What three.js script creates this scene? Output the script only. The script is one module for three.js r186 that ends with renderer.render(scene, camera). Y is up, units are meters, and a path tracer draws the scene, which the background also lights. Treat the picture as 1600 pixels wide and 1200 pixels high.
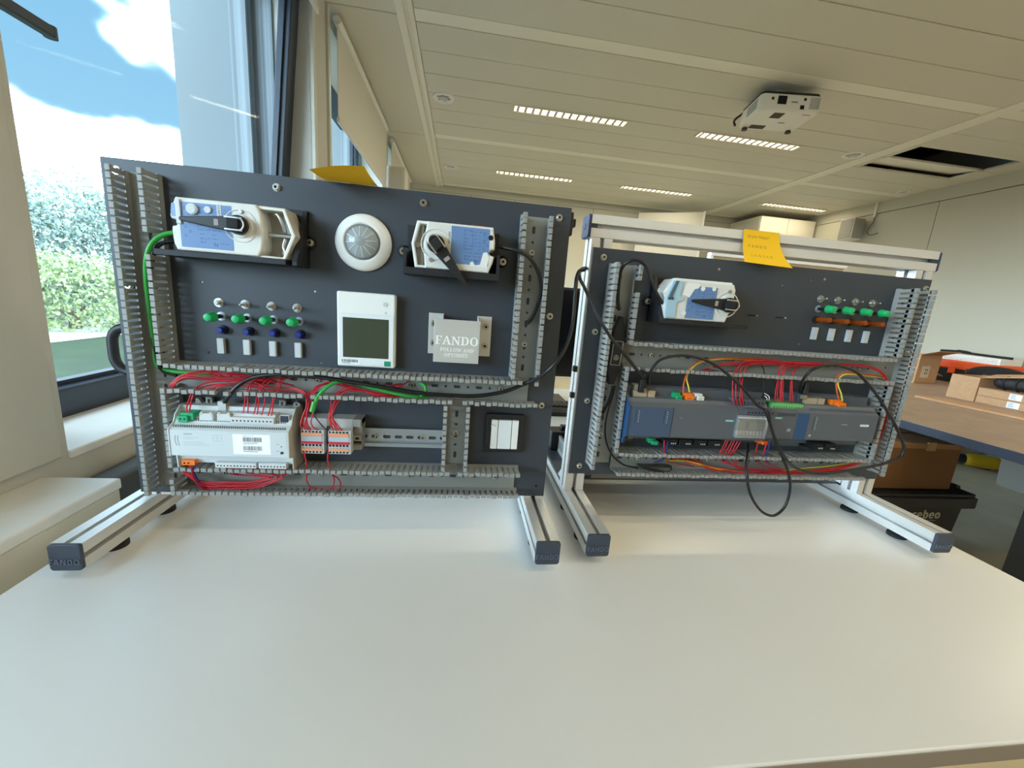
import * as THREE from 'three';
import { RoundedBoxGeometry } from 'three/addons/geometries/RoundedBoxGeometry.js';
import { mergeGeometries } from 'three/addons/utils/BufferGeometryUtils.js';
import { FontLoader } from 'three/addons/loaders/FontLoader.js';
import { TextGeometry } from 'three/addons/geometries/TextGeometry.js';
import { RectAreaLightUniformsLib } from 'three/addons/lights/RectAreaLightUniformsLib.js';

// ------------------------------------------------------------------ camera, sky, lights, exposure
const scene = new THREE.Scene();
const D2R = Math.PI / 180;
const camera = new THREE.PerspectiveCamera(2 * Math.atan(600 / 625) / D2R, 4 / 3, 0.02, 200);
camera.position.set(0, 1.186, 0);
camera.rotation.order = 'YXZ';
camera.rotation.set(-11.78 * D2R, -7.885 * D2R, 4.4 * D2R);
scene.add(camera);
const renderer = new THREE.WebGLRenderer({ antialias: true });
renderer.toneMapping = THREE.LinearToneMapping;
renderer.toneMappingExposure = 2.5;
renderer.shadowMap.enabled = true;
RectAreaLightUniformsLib.init();
const SKY_GAIN = 2.0, LAMP_RADIANCE = 16.5, LAMP_COLOR = new THREE.Color().setRGB(1.0, 0.87, 0.60);

let seed = 7;
const rnd = () => { seed = (seed * 1664525 + 1013904223) >>> 0; return seed / 4294967296; };
const hash2 = (x, y) => { let h = (Math.imul(x, 374761393) + Math.imul(y, 668265263)) | 0; h = Math.imul(h ^ (h >>> 13), 1274126177); return ((h ^ (h >>> 16)) >>> 0) / 4294967296; };
const vnoise = (x, y) => {
  const ix = Math.floor(x), iy = Math.floor(y), fx = x - ix, fy = y - iy, s = fx * fx * (3 - 2 * fx), t = fy * fy * (3 - 2 * fy);
  return (hash2(ix, iy) * (1 - s) + hash2(ix + 1, iy) * s) * (1 - t) + (hash2(ix, iy + 1) * (1 - s) + hash2(ix + 1, iy + 1) * s) * t;
};
const fbm = (x, y, n = 5) => { let a = 0.5, r = 0; for (let i = 0; i < n; i++) { r += a * vnoise(x, y); x = x * 2.03 + 17.1; y = y * 2.03 + 9.2; a *= 0.5; } return r; };
const sstep = (a, b, x) => { const t = Math.min(1, Math.max(0, (x - a) / (b - a))); return t * t * (3 - 2 * t); };
{
  const W = 1024, H = 512, data = new Float32Array(W * H * 4);
  for (let j = 0; j < H; j++) for (let i = 0; i < W; i++) {
    const el = ((j + 0.5) / H - 0.5) * Math.PI, az = ((i + 0.5) / W - 0.5) * 2 * Math.PI - 0.19, y = Math.sin(el), x = Math.cos(el) * Math.cos(az), z = Math.cos(el) * Math.sin(az);
    const up = Math.max(y, 0), k = 1 / (up + 0.16);
    const n = fbm(x * k * 1.35 + 11.3, z * k * 1.35 + 3.1, 6);
    const c = Math.max(0.85 * sstep(0.50, 0.68, n), 1 - sstep(0.33, 0.47, up + (0.47 - n) * 1.5));
    const blue = [0.042 + 0.05 * (1 - up) ** 3, 0.105 + 0.06 * (1 - up) ** 3, 0.165 + 0.045 * (1 - up) ** 3];
    const white = [2.9, 3.95, 4.7];
    const o = (j * W + i) * 4;
    for (let q = 0; q < 3; q++) data[o + q] = y < 0 ? [0.16, 0.2, 0.14][q] : blue[q] * (1 - c) + white[q] * c;
    data[o + 3] = 1;
  }
  const t = new THREE.DataTexture(data, W, H, THREE.RGBAFormat, THREE.FloatType);
  t.mapping = THREE.EquirectangularReflectionMapping; t.magFilter = THREE.LinearFilter; t.needsUpdate = true;
  scene.background = t; scene.backgroundIntensity = SKY_GAIN;
}

// ------------------------------------------------------------------ helpers
const used = {};
const numbered = (n) => { const k = (used[n] = (used[n] ?? -1) + 1); return k ? n + '_' + String(k).padStart(3, '0') : n; };
const shade = (o) => { o.castShadow = true; o.receiveShadow = true; return o; };
function thing(name, label, category, pos = [0, 0, 0], group) {
  const o = new THREE.Group(); o.name = numbered(name); o.position.set(...pos); o.userData = { label, category };
  if (group) o.userData.group = group;
  scene.add(o); return o;
}
const clean = (g) => {
  let r = g.index ? g.toNonIndexed() : g;
  for (const k of Object.keys(r.attributes)) if (!['position', 'normal', 'uv'].includes(k)) r.deleteAttribute(k);
  if (!r.attributes.normal) r.computeVertexNormals();
  if (!r.attributes.uv) r.setAttribute('uv', new THREE.BufferAttribute(new Float32Array(r.attributes.position.count * 2), 2));
  return r;
};
const merge = (...l) => { const a = l.flat(); return a.length === 1 ? a[0] : mergeGeometries(a.map(clean)); };
function part(name, geo, mat, parent) {
  const m = shade(new THREE.Mesh(Array.isArray(geo) ? merge(geo) : geo, mat)); m.name = name; parent.add(m); return m;
}
function solo(name, label, category, geo, mat, group) {          // a thing that is one mesh
  const m = part(numbered(name), geo, mat, scene); m.userData = { label, category }; if (group) m.userData.group = group; return m;
}
function struct(name, geo, mat, parent = scene) {
  const m = part(name, geo, mat, parent); if (parent === scene) m.userData.kind = 'structure'; return m;
}
// box by its limits, with uv in metres
function triUV(g, s = 1) {
  g = clean(g); const p = g.attributes.position, n = g.attributes.normal, uv = g.attributes.uv;
  for (let i = 0; i < p.count; i++) {
    const ax = Math.abs(n.getX(i)), ay = Math.abs(n.getY(i)), az = Math.abs(n.getZ(i));
    if (ay >= ax && ay >= az) uv.setXY(i, p.getX(i) * s, p.getZ(i) * s); else if (ax >= az) uv.setXY(i, p.getZ(i) * s, p.getY(i) * s); else uv.setXY(i, p.getX(i) * s, p.getY(i) * s);
  }
  return g;
}
const lim = (x0, x1, y0, y1, z0, z1) => triUV(new THREE.BoxGeometry(x1 - x0, y1 - y0, z1 - z0).translate((x0 + x1) / 2, (y0 + y1) / 2, (z0 + z1) / 2));
const rlim = (x0, x1, y0, y1, z0, z1, r = 0.002, seg = 2) => triUV(new RoundedBoxGeometry(x1 - x0, y1 - y0, z1 - z0, seg, Math.min(r, 0.49 * Math.min(x1 - x0, y1 - y0, z1 - z0))).translate((x0 + x1) / 2, (y0 + y1) / 2, (z0 + z1) / 2));
// cylinder along z from z0 to z1
const cylz = (r0, r1, z0, z1, x = 0, y = 0, seg = 20) => new THREE.CylinderGeometry(r1, r0, z1 - z0, seg).rotateX(Math.PI / 2).translate(x, y, (z0 + z1) / 2);
const cyly = (r0, r1, y0, y1, x = 0, z = 0, seg = 20) => new THREE.CylinderGeometry(r1, r0, y1 - y0, seg).translate(x, (y0 + y1) / 2, z);
const shapeOf = (pts) => new THREE.Shape(pts.map((p) => new THREE.Vector2(p[0], p[1])));
const ext = (sh, z0, z1, bevel = 0, seg = 2) => {
  const g = new THREE.ExtrudeGeometry(sh, { depth: z1 - z0 - 2 * bevel, bevelEnabled: bevel > 0, bevelThickness: bevel, bevelSize: bevel, bevelOffset: -bevel, bevelSegments: seg, curveSegments: 10 });
  return g.translate(0, 0, z0 + bevel);
};
function rrect(x0, x1, y0, y1, r) {
  const s = new THREE.Shape(); s.moveTo(x0 + r, y0); s.lineTo(x1 - r, y0); s.absarc(x1 - r, y0 + r, r, -Math.PI / 2, 0); s.lineTo(x1, y1 - r); s.absarc(x1 - r, y1 - r, r, 0, Math.PI / 2);
  s.lineTo(x0 + r, y1); s.absarc(x0 + r, y1 - r, r, Math.PI / 2, Math.PI); s.lineTo(x0, y0 + r); s.absarc(x0 + r, y0 + r, r, Math.PI, 1.5 * Math.PI); return s;
}
const holeRect = (x0, x1, y0, y1, r = 0) => { const h = new THREE.Path(); const s = r ? rrect(x0, x1, y0, y1, r) : shapeOf([[x0, y0], [x1, y0], [x1, y1], [x0, y1]]); h.setFromPoints(s.getPoints(6).reverse()); return h; };
const tube = (pts, r, seg, rad = 8) => new THREE.TubeGeometry(new THREE.CatmullRomCurve3(pts.map((p) => (p.isVector3 ? p : new THREE.Vector3(...p))), false, 'centripetal'), seg ?? pts.length * 5, r, rad, false);
const font = await new FontLoader().loadAsync('fonts/droid/droid_sans_bold.typeface.json');
const serif = await new FontLoader().loadAsync('fonts/droid/droid_serif_bold.typeface.json');
const text3 = (s, size, depth, f = font) => { const g = new TextGeometry(s, { font: f, size, depth, curveSegments: 3 }); g.computeBoundingBox(); const b = g.boundingBox; return g.translate(-(b.min.x + b.max.x) / 2, -(b.min.y + b.max.y) / 2, 0); };
// printed label: canvas drawn in millimetres
function printed(w, h, draw, ppm = 8, rough = 0.5) {
  const c = document.createElement('canvas'); c.width = Math.round(w * 1000 * ppm); c.height = Math.round(h * 1000 * ppm);
  const x = c.getContext('2d'); x.scale(ppm, ppm); draw(x, w * 1000, h * 1000);
  const t = new THREE.CanvasTexture(c); t.colorSpace = THREE.SRGBColorSpace; t.anisotropy = 8;
  return new THREE.MeshStandardMaterial({ map: t, roughness: rough });
}
const plate = (w, h, x, y, z) => new THREE.PlaneGeometry(w, h).translate(x, y, z);
// noise textures shared by the materials
function noiseTex(fn, n = 256, srgb = false, rep = 1) {
  const d = new Uint8Array(n * n * 4);
  for (let j = 0; j < n; j++) for (let i = 0; i < n; i++) { const c = fn(i, j, n), o = (j * n + i) * 4; for (let k = 0; k < 3; k++) d[o + k] = Math.max(0, Math.min(255, (Array.isArray(c) ? c[k] : c) * 255)); d[o + 3] = 255; }
  const t = new THREE.DataTexture(d, n, n); t.wrapS = t.wrapT = THREE.RepeatWrapping; t.magFilter = THREE.LinearFilter; t.repeat.set(rep, rep); if (srgb) t.colorSpace = THREE.SRGBColorSpace; t.needsUpdate = true; return t;
}
const grain = noiseTex((i, j) => 0.35 + 0.3 * hash2(i, j) + 0.35 * vnoise(i / 5, j / 5), 256, false, 12);
const mottle = noiseTex((i, j) => 0.80 + 0.2 * fbm(i / 40, j / 40, 4), 256, false, 0.8);
const mottleC = (r, g, b, amt = 0.1, rep = 1, sc = 30) => noiseTex((i, j) => { const k = 1 - amt + 2 * amt * (fbm(i / sc, j / sc, 4)) + (hash2(i, j) - 0.5) * amt * 0.3; return [r * k, g * k, b * k]; }, 256, true, rep);
const std = (color, roughness = 0.6, o = {}) => new THREE.MeshStandardMaterial({ color, roughness, ...o });
const brushed = noiseTex((i, j) => 0.5 + 0.25 * hash2(3, j) + 0.2 * vnoise(i / 40, j), 256, false, 6);
const M = {
  rightWall: std('#b9b7a9', 0.6),
  board: std('#343a42', 0.5, { bumpMap: grain, bumpScale: 0.00006 }),
  duct: std('#8f8f8b', 0.55), ductBase: std('#85857f', 0.6, { bumpMap: mottle, bumpScale: 0.0002 }),
  alu: std('#dcdad6', 0.42, { metalness: 0.5 }), cap: std('#3b424f', 0.55, { bumpMap: grain, bumpScale: 0.00008 }), navy: std('#2b3050', 0.5),
  slotDark: std('#2b303a', 0.6), steel: std('#c9c7c2', 0.28, { metalness: 1 }), steelDull: std('#aaa9a4', 0.42, { metalness: 0.9 }), zinc: std('#aeb9c2', 0.32, { metalness: 0.75 }),
  black: std('#15161a', 0.5), blackMatte: std('#131417', 0.8), rubber: std('#0f1012', 0.65), printBlack: std('#14151a', 0.62, { bumpMap: grain, bumpScale: 0.0001 }),
  white: std('#e7e6e1', 0.45), offwhite: std('#d9d8d2', 0.5), ivory: std('#d8d4c8', 0.55), lightgrey: std('#c9cccb', 0.5), palegrey: std('#b9bcbc', 0.5),
  deviceGrey: std('#c6cccd', 0.5), greyPlastic: std('#9c9b96', 0.55), clampGrey: std('#8b8983', 0.6),
  green: std('#17a75f', 0.5), plugGreen: std('#159a66', 0.45), palePlug: std('#67b36a', 0.45), orangePlug: std('#ee7411', 0.45), orangeTag: std('#df9468', 0.5), redBar: std('#c8222e', 0.45),
  blueCap: std('#0c1f7c', 0.35), amber: new THREE.MeshPhysicalMaterial({ color: '#b4520c', roughness: 0.25, transmission: 0.45, thickness: 0.01, ior: 1.45 }), amberDark: std('#2c1a12', 0.4),
  redWire: std('#c01728', 0.42), greenCable: std('#2f9e3a', 0.45), blackCable: std('#0e0f11', 0.42), greyCable: std('#6d6d6c', 0.5), blueWire: std('#20287c', 0.45), yellowWire: std('#cfc53a', 0.45), orangeWire: std('#cf4f1b', 0.45), whiteWire: std('#d9d6d0', 0.5),
  ctrlGrey: std('#53585f', 0.5, { bumpMap: grain, bumpScale: 0.00004 }), ctrlBack: std('#49505c', 0.55), ctrlBlue: std('#22486f', 0.45), ctrlDark: std('#272b33', 0.6), beige: std('#a99a80', 0.6), hole: std('#08090a', 0.9),
  sticky: std('#f0b806', 0.75, { side: THREE.DoubleSide }),
  wall: std('#c6c2b8', 0.75, { bumpMap: grain, bumpScale: 0.0001 }), wallPanel: std('#d3d1c4', 0.55), ceil: std('#d3cfc1', 0.6, { bumpMap: grain, bumpScale: 0.00008 }), ceilTrim: std('#e8e4d6', 0.5),
  frame: std('#23303f', 0.45), glass: new THREE.MeshPhysicalMaterial({ color: '#ffffff', roughness: 0.0, transmission: 1, thickness: 0, ior: 1.04 }),
  table: std('#e6e5e2', 0.3, { bumpMap: grain, bumpScale: 0.00003 }), tableEdge: std('#b9b4aa', 0.5), deskTop: std('#ffffff', 0.5, { map: mottleC(0.60, 0.51, 0.44, 0.08, 2) }), deskEdge: std('#252e40', 0.5),
  floor: std('#ffffff', 0.5, { map: mottleC(0.84, 0.80, 0.70, 0.06, 0.7) }), card: std('#ffffff', 0.8, { map: mottleC(0.70, 0.55, 0.41, 0.05, 3, 12) }), cardDark: std('#6e4b29', 0.85), cardIn: std('#8d6a46', 0.85),
  crate: std('#17181a', 0.6, { bumpMap: grain, bumpScale: 0.0002 }), orangeCase: std('#e3541a', 0.5), screen: std('#3c4434', 0.3), cabinet: std('#dcd8cb', 0.45), speaker: std('#a5a49c', 0.7),
};
// ------------------------------------------------------------------ the room
const CE = 2.68, XL = -0.81, XR = 4.95, ZF = -6.15, ZB = 2.6, TOP = 3.05;
struct('floor', lim(XL - 0.4, XR + 0.2, -0.12, 0, ZF - 0.2, ZB + 0.2), M.floor);
struct('ceiling', lim(XL - 0.4, XR + 0.2, TOP, TOP + 0.1, ZF - 0.2, ZB + 0.2), M.blackMatte);
// window wall: sill wall, piers and lintel
const WINS = [[-0.625, 0.87], [-2.40, -0.905], [-4.18, -2.68], [-5.95, -4.46]];
{
  const g = [lim(XL - 0.26, XL, 0, 0.795, ZF, ZB), lim(XL - 0.26, XL, 2.62, TOP, ZF, ZB), lim(XL - 0.26, XL, 0.795, 2.62, 0.87, ZB), lim(XL - 0.26, XL, 0.795, 2.62, ZF, -5.95)];
  for (const [a, b] of [[-0.905, -0.625], [-2.68, -2.40], [-4.46, -4.18]]) g.push(lim(XL - 0.26, XL, 0.795, 2.62, a, b));
  const w = struct('wall_left', g, M.wall);
  for (const [a, b] of [[-0.88, -0.65], [-2.62, -2.46], [-4.40, -4.24]]) part('pilaster_strip', rlim(XL - 0.002, XL + 0.012, 0.80, CE, a, b, 0.004), M.wall, w);
  for (const z of [-2.66, -2.42, -4.44, -4.20]) part('corner_strip', rlim(XL - 0.001, XL + 0.02, 0.80, CE, z - 0.018, z + 0.018, 0.004), M.wallPanel, w);
  WINS.forEach(([a, b], i) => struct('window_sill_' + (i + 1), rlim(XL - 0.25, XL + 0.004, 0.785, 0.805, a, b, 0.004), M.white));
}
// windows: fixed frame, sash tilted in at the top, pane, outer reveal
WINS.forEach(([a, b], i) => {
  const w = new THREE.Group(); w.name = 'window_' + (i + 1); w.userData.kind = 'structure'; scene.add(w);
  const x0 = XL - 0.33, x1 = XL - 0.255, y0 = 0.79, y1 = 2.62, f = 0.07;
  M.revealMat ??= std('#a9b4bb', 0.7, { map: noiseTex((p, q) => 0.72 + 0.26 * vnoise(p / 3, 7), 128, true, 3) });
  part('fixed_frame', [lim(x0, x1, y0, y0 + f, a, b), lim(x0, x1, y1 - f, y1, a, b)], M.frame, w);
  part('frame_jamb', [lim(x0, x1 + 0.09, y0 + f, y1 - f, a, a + 0.012), lim(x0, x1, y0 + f, y1 - f, a, a + f), lim(x0, x1, y0 + f, y1 - f, b - f, b)], M.revealMat, w);
  const tilt = new THREE.Group(); tilt.name = 'sash'; tilt.position.set(x1 + 0.006, y0 + 0.012, 0); tilt.rotation.z = (i === 1 ? -5.2 : 0) * D2R; w.add(tilt);
  const A = a + 0.016, B = b - 0.012, H = y1 - y0 - 0.03, t = 0.06, s = 0.085;
  const fr = [rlim(0, t, 0, s, A, B, 0.006), rlim(0, t, H - s, H, A, B, 0.006), rlim(0, t, s, H - s, A, A + s, 0.006), rlim(0, t, s, H - s, B - s, B, 0.006),
    lim(0.012, 0.034, s, s + 0.012, A + s, B - s), lim(0.012, 0.034, s, H - s, A + s, A + s + 0.012), lim(0.012, 0.034, s, H - s, B - s - 0.012, B - s)];
  part('sash_frame', fr, M.frame, tilt);
  part('pane', lim(0.02, 0.026, s, H - s, A + s, B - s), M.glass, tilt);
  for (const z of [a - 0.03, b + 0.03]) part('outer_reveal', lim(XL - 0.62, XL - 0.33, 0.6, 3.0, z - 0.03, z + 0.03), M.reveal2 ??= std('#7e8689', 0.7), w);
  part('outer_sill', lim(XL - 0.62, XL - 0.33, 0.70, 0.76, a - 0.03, b + 0.03), M.palegrey, w);
});
{
  // window stay bar at the near jamb and the roller blinds
  const s = thing('window_stay', 'dark blue window stay bar reaching into the opening of the near window', 'stay', [-0.9, 1.668, -0.905]);
  part('bar', rlim(-0.011, 0.011, -0.011, 0.011, -0.205, 0.01, 0.004), M.frame, s); part('pivot', cyly(0.0115, 0.0115, -0.0112, 0.0112, 0, -0.205), M.frame, s);
  s.rotation.x = 0.02;
  const blind = (z0, z1, yb, label) => {
    const b = thing('roller_blind', label, 'blind', [XL + 0.05, 0, 0]);
    part('fabric', lim(-0.002, 0.002, yb, CE - 0.06, z0, z1), M.ivory, b); part('bottom_rail', rlim(-0.008, 0.008, yb - 0.02, yb + 0.01, z0, z1, 0.005), M.offwhite, b);
    part('roller', new THREE.CylinderGeometry(0.022, 0.022, z1 - z0, 20).rotateX(Math.PI / 2).translate(0, CE - 0.045, (z0 + z1) / 2), M.white, b);
  };
  blind(-2.38, -0.93, 2.49, 'cream roller blind rolled up almost fully above the near window');
  blind(-4.20, -2.70, 2.14, 'cream roller blind drawn a third down the second window');
  blind(-5.93, -4.48, 1.9, 'cream roller blind at the farthest window beside the end wall');
}
// right, far and back walls with panel joints
{
  const w = struct('wall_right', lim(XR + 0.012, XR + 0.2, 0, TOP, ZF, ZB), M.slotDark);
  for (let z = ZB, i = 0; z > ZF; i++) { const z1 = Math.max(ZF, i === 0 ? -0.96 + 1.5 * 1.0 : z - 1.5); part('panel', lim(XR, XR + 0.014, 0, 2.545, z1 + 0.003, z - 0.003), M.rightWall, w); z = z1; }
  part('top_band', lim(XR - 0.004, XR + 0.014, 2.552, TOP, ZF, ZB), M.rightWall, w);
  const f = struct('wall_far', lim(XL - 0.2, XR + 0.2, 0, TOP, ZF - 0.2, ZF - 0.014), M.slotDark);
  let px = XL; for (const x of [0.06, 0.69, 1.318, 1.867, 2.6, 3.3, 4.1, XR]) { part('panel', lim(px + 0.003, x - 0.003, 0, 2.60, ZF - 0.016, ZF), M.wallPanel, f); px = x; }
  part('top_band', lim(XL, XR, 2.605, CE + 0.05, ZF - 0.016, ZF), M.wallPanel, f);
  struct('wall_back', lim(XL - 0.2, XR + 0.2, 0, TOP, ZB, ZB + 0.15), M.wall);
}
// ceiling: window-side soffit panels, trims and metal planks
{
  const c = new THREE.Group(); c.name = 'ceiling_panels'; c.userData.kind = 'structure'; scene.add(c);
  const zs = [ZB]; for (let z = 2.49; z > ZF; z -= 1.71) zs.push(z); zs.push(ZF);
  const shortG = {}; const plank = (x0, x1, z0, z1, m = M.ceil) => part('plank', rlim(x0 + 0.0025, x1 - 0.0025, CE + (rnd() - 0.5) * 0.0016, CE + 0.02, z0 + 0.0025, z1 - 0.0025, 0.003, 1), m, c);
  for (let i = 0; i + 1 < zs.length; i++) part('soffit_panel', rlim(XL - 0.02, -0.43, CE - 0.006, CE + 0.02, zs[i + 1] + 0.003, zs[i] - 0.003, 0.003, 1), M.ceil, c);
  part('trim_rail', [rlim(-0.43, -0.385, CE - 0.012, CE + 0.02, ZF, ZB, 0.003, 1), lim(-0.385, -0.365, CE + 0.004, CE + 0.02, ZF, ZB), rlim(-0.365, -0.335, CE - 0.008, CE + 0.02, ZF, ZB, 0.003, 1)], M.ceilTrim, c);
  part('trim_rail', rlim(3.50, 3.62, CE - 0.006, CE + 0.02, ZF, ZB, 0.003, 1), M.ceilTrim, c);
  const strips = []; for (let k = -2; k < 4; k++) strips.push(-0.92 + 1.71 * -k); // cross strips every 1.71 m
  const rows = [];
  for (let k = -2; k <= 3; k++) { const z = -0.92 - 1.71 * k; if (z - 0.05 > ZF && z + 0.05 < ZB) rows.push([z - 0.055, z + 0.055, 1]); for (let q = 0; q < 6; q++) { const a = z - 0.055 - q * 0.2667, b = a - 0.2667; if (b > ZF - 0.1 && a < ZB + 0.1) rows.push([Math.max(b, ZF), Math.min(a, ZB), 0]); } }
  rows.push([2.555, 2.6, 0]);
  const HOLE = [3.70, 4.72, -3.62, -3.22];
  for (const [a, b, strip] of rows) {
    plank(-0.335, 3.50, a, b, strip ? M.ceilTrim : M.ceil);
    const mid = (a + b) / 2;
    if (!strip && mid > HOLE[2] - 0.02 && mid < HOLE[3]) { plank(3.62, HOLE[0], a, b); plank(HOLE[1], XR, a, b); } else plank(3.62, XR, a, b, strip ? M.ceilTrim : M.ceil);
  }
  const d = solo('ceiling_plank', 'loose ceiling plank hanging tilted inside the dark ceiling opening', 'plank', rlim(-0.55, 0.55, -0.009, 0.009, -0.13, 0.13, 0.003, 1), M.ceilTrim);
  d.position.set(4.2, CE + 0.045, -3.645); d.rotation.set(0.14, 0, 0.0);
}
// recessed louvre lamps: a warm strip with cross louvres, and a light of the same size just below
const glow = new THREE.MeshStandardMaterial({ color: '#fff3df', emissive: new THREE.Color().setRGB(1, 0.83, 0.58), emissiveIntensity: 1.5, roughness: 0.6 });
const glowDim = new THREE.MeshStandardMaterial({ color: '#fff3df', emissive: new THREE.Color().setRGB(1, 0.85, 0.62), emissiveIntensity: 1.5, roughness: 0.6 });
{
  const lamp = (x, z, label, on = 1) => {
    const o = thing('ceiling_lamp', label, 'lamp', [x, CE, z], 'louvre lamps set in the ceiling');
    const L = 0.46, W = 0.045;
    part('frame', [lim(-L - 0.008, L + 0.008, -0.012, 0.001, W, W + 0.007), lim(-L - 0.008, L + 0.008, -0.012, 0.001, -W - 0.007, -W), lim(-L - 0.008, -L, -0.012, 0.001, -W, W), lim(L, L + 0.008, -0.012, 0.001, -W, W)], M.ceilTrim, o);
    part('diffuser', lim(-L, L, -0.003, 0.0, -W, W), glow, o);
    for (let i = 0; i < 15; i++) { const c = -L + (i + 0.5) * (2 * L / 15); part('louvre', ext(shapeOf([[c - 0.011, -0.004], [c + 0.011, -0.004], [c + 0.002, -0.0115], [c - 0.002, -0.0115]]), -W, W), M.steelDull, o); }
    const l = new THREE.RectAreaLight(LAMP_COLOR, LAMP_RADIANCE * on, 2 * L, 2 * W); l.position.set(x, CE - 0.0135, z); l.rotation.x = -Math.PI / 2; l.name = 'lamp_light'; scene.add(l);
  };
  lamp(0.80, -3.53, 'nearest lit louvre lamp left of the ceiling projector');
  lamp(2.37, -3.53, 'lit louvre lamp directly below the projector in the ceiling view');
  lamp(0.80, -5.2, 'far lit louvre lamp nearest the window wall, above the left test board');
  lamp(2.37, -5.2, 'far lit louvre lamp in the middle ceiling field before the far wall');
  lamp(4.3, -5.2, 'lit louvre lamp above the high white cabinets in the far corner', 0.55);
  for (const [x, z, k, l] of [[0.8, -0.11, 0.42, 'louvre lamp overhead beside the near window, straight above the work table'], [2.37, -0.11, 1.3, 'louvre lamp overhead in the middle field, level with the work table'], [4.3, -0.11, 1.1, 'louvre lamp overhead by the right wall, level with the work table'], [0.8, 1.6, 0.7, 'louvre lamp on the window side near the back wall'], [2.37, 1.6, 1.6, 'louvre lamp in the middle field near the back wall'], [4.3, -1.82, 1.0, 'louvre lamp above the side desk beyond the trim rail']]) lamp(x, z, l, k);
}
// outdoors
{
  struct('ground_outside', lim(-60, XL - 0.7, -0.62, -0.5, -70, 25), std('#5d7048', 0.95, { map: mottleC(0.36, 0.45, 0.27, 0.25, 0.4) }));
  struct('path_outside', lim(-12.5, -9.0, -0.51, -0.49, -60, 20), std('#a9a9a2', 0.9));
  const leafG = new THREE.PlaneGeometry(1, 0.55, 2, 1); { const p = leafG.attributes.position; for (let i = 0; i < p.count; i++) p.setZ(i, -0.25 * Math.abs(p.getX(i))); leafG.computeVertexNormals(); }
  const leafM = new THREE.MeshPhysicalMaterial({ color: '#ffffff', roughness: 0.8, transmission: 0.25, thickness: 0, side: THREE.DoubleSide });
  const bark = std('#5b4a3a', 0.9);
  const tree = (label, cx, cz, base, blobs, n, size, col, cat = 'tree', name = 'tree') => {
    const o = thing(name, label, cat, [cx, base, cz]);
    const th = cat === 'tree' ? 2.0 : 0.5;
    part('trunk', [cyly(0.14, 0.08, 0, th), tube([[0, th * 0.6, 0], [0.2, th, 0.1], [0.4, th * 1.25, 0.1]], 0.04), tube([[0, th * 0.6, 0], [-0.2, th, 0.1], [-0.4, th * 1.25, -0.1]], 0.04)], bark, o);
    const m = new THREE.InstancedMesh(leafG, leafM, n), d = new THREE.Object3D(), c = new THREE.Color();
    for (let i = 0; i < n; i++) {
      const b = blobs[Math.floor(rnd() * blobs.length)], u = rnd() * 2 - 1, a = rnd() * 6.283, r = b[3] * (0.72 + 0.28 * rnd()) * (0.85 + 0.3 * vnoise(a * 2 + i % 3, u * 3)), s = Math.sqrt(1 - u * u);
      d.position.set(b[0] + Math.cos(a) * s * r * (b[4] ?? 1), b[1] + u * r * (b[6] ?? 1), b[2] + Math.sin(a) * s * r * (b[5] ?? 1)); d.rotation.set(rnd() * 6, rnd() * 6, rnd() * 6); d.scale.setScalar(size * (0.6 + 0.8 * rnd())); d.updateMatrix(); m.setMatrixAt(i, d.matrix);
      const k = 0.75 + 0.5 * rnd(); c.setRGB(col[0] * k, col[1] * k, col[2] * k * (0.8 + 0.4 * rnd())); m.setColorAt(i, c);
    }
    m.name = 'foliage'; m.userData.kind = 'stuff'; shade(m); o.add(m);
  };
  tree('large grey-green tree with small leaves outside the near window', -13.2, -16.0, -0.5, [[0, 2.6, 0, 2.1], [-1.7, 2.3, 0.4, 1.8], [1.8, 2.5, -0.5, 1.9], [0.4, 1.9, 1, 1.9], [-3.2, 2.0, 0, 1.5]], 26000, 0.10, [0.20, 0.26, 0.22]);
  tree('yellow-green bushy hedge below the big tree outside the near window', -10.6, -12.6, -0.5, [[0, 0.8, 0, 1.3, 1.3, 1, 1], [-2, 0.8, 1.4, 1.3, 1.3], [2, 0.9, -1.6, 1.3], [4, 0.8, -3, 1.3]], 22000, 0.085, [0.30, 0.36, 0.17], 'hedge', 'hedge');
  tree('dark distant shrubbery seen through the second window', -7.5, -22, -0.5, [[0, 1.2, 0, 2.2], [3, 1.0, -1, 2], [-3, 1.2, 1, 2.2]], 3000, 0.3, [0.22, 0.34, 0.2], 'bush', 'bush');
}
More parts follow.
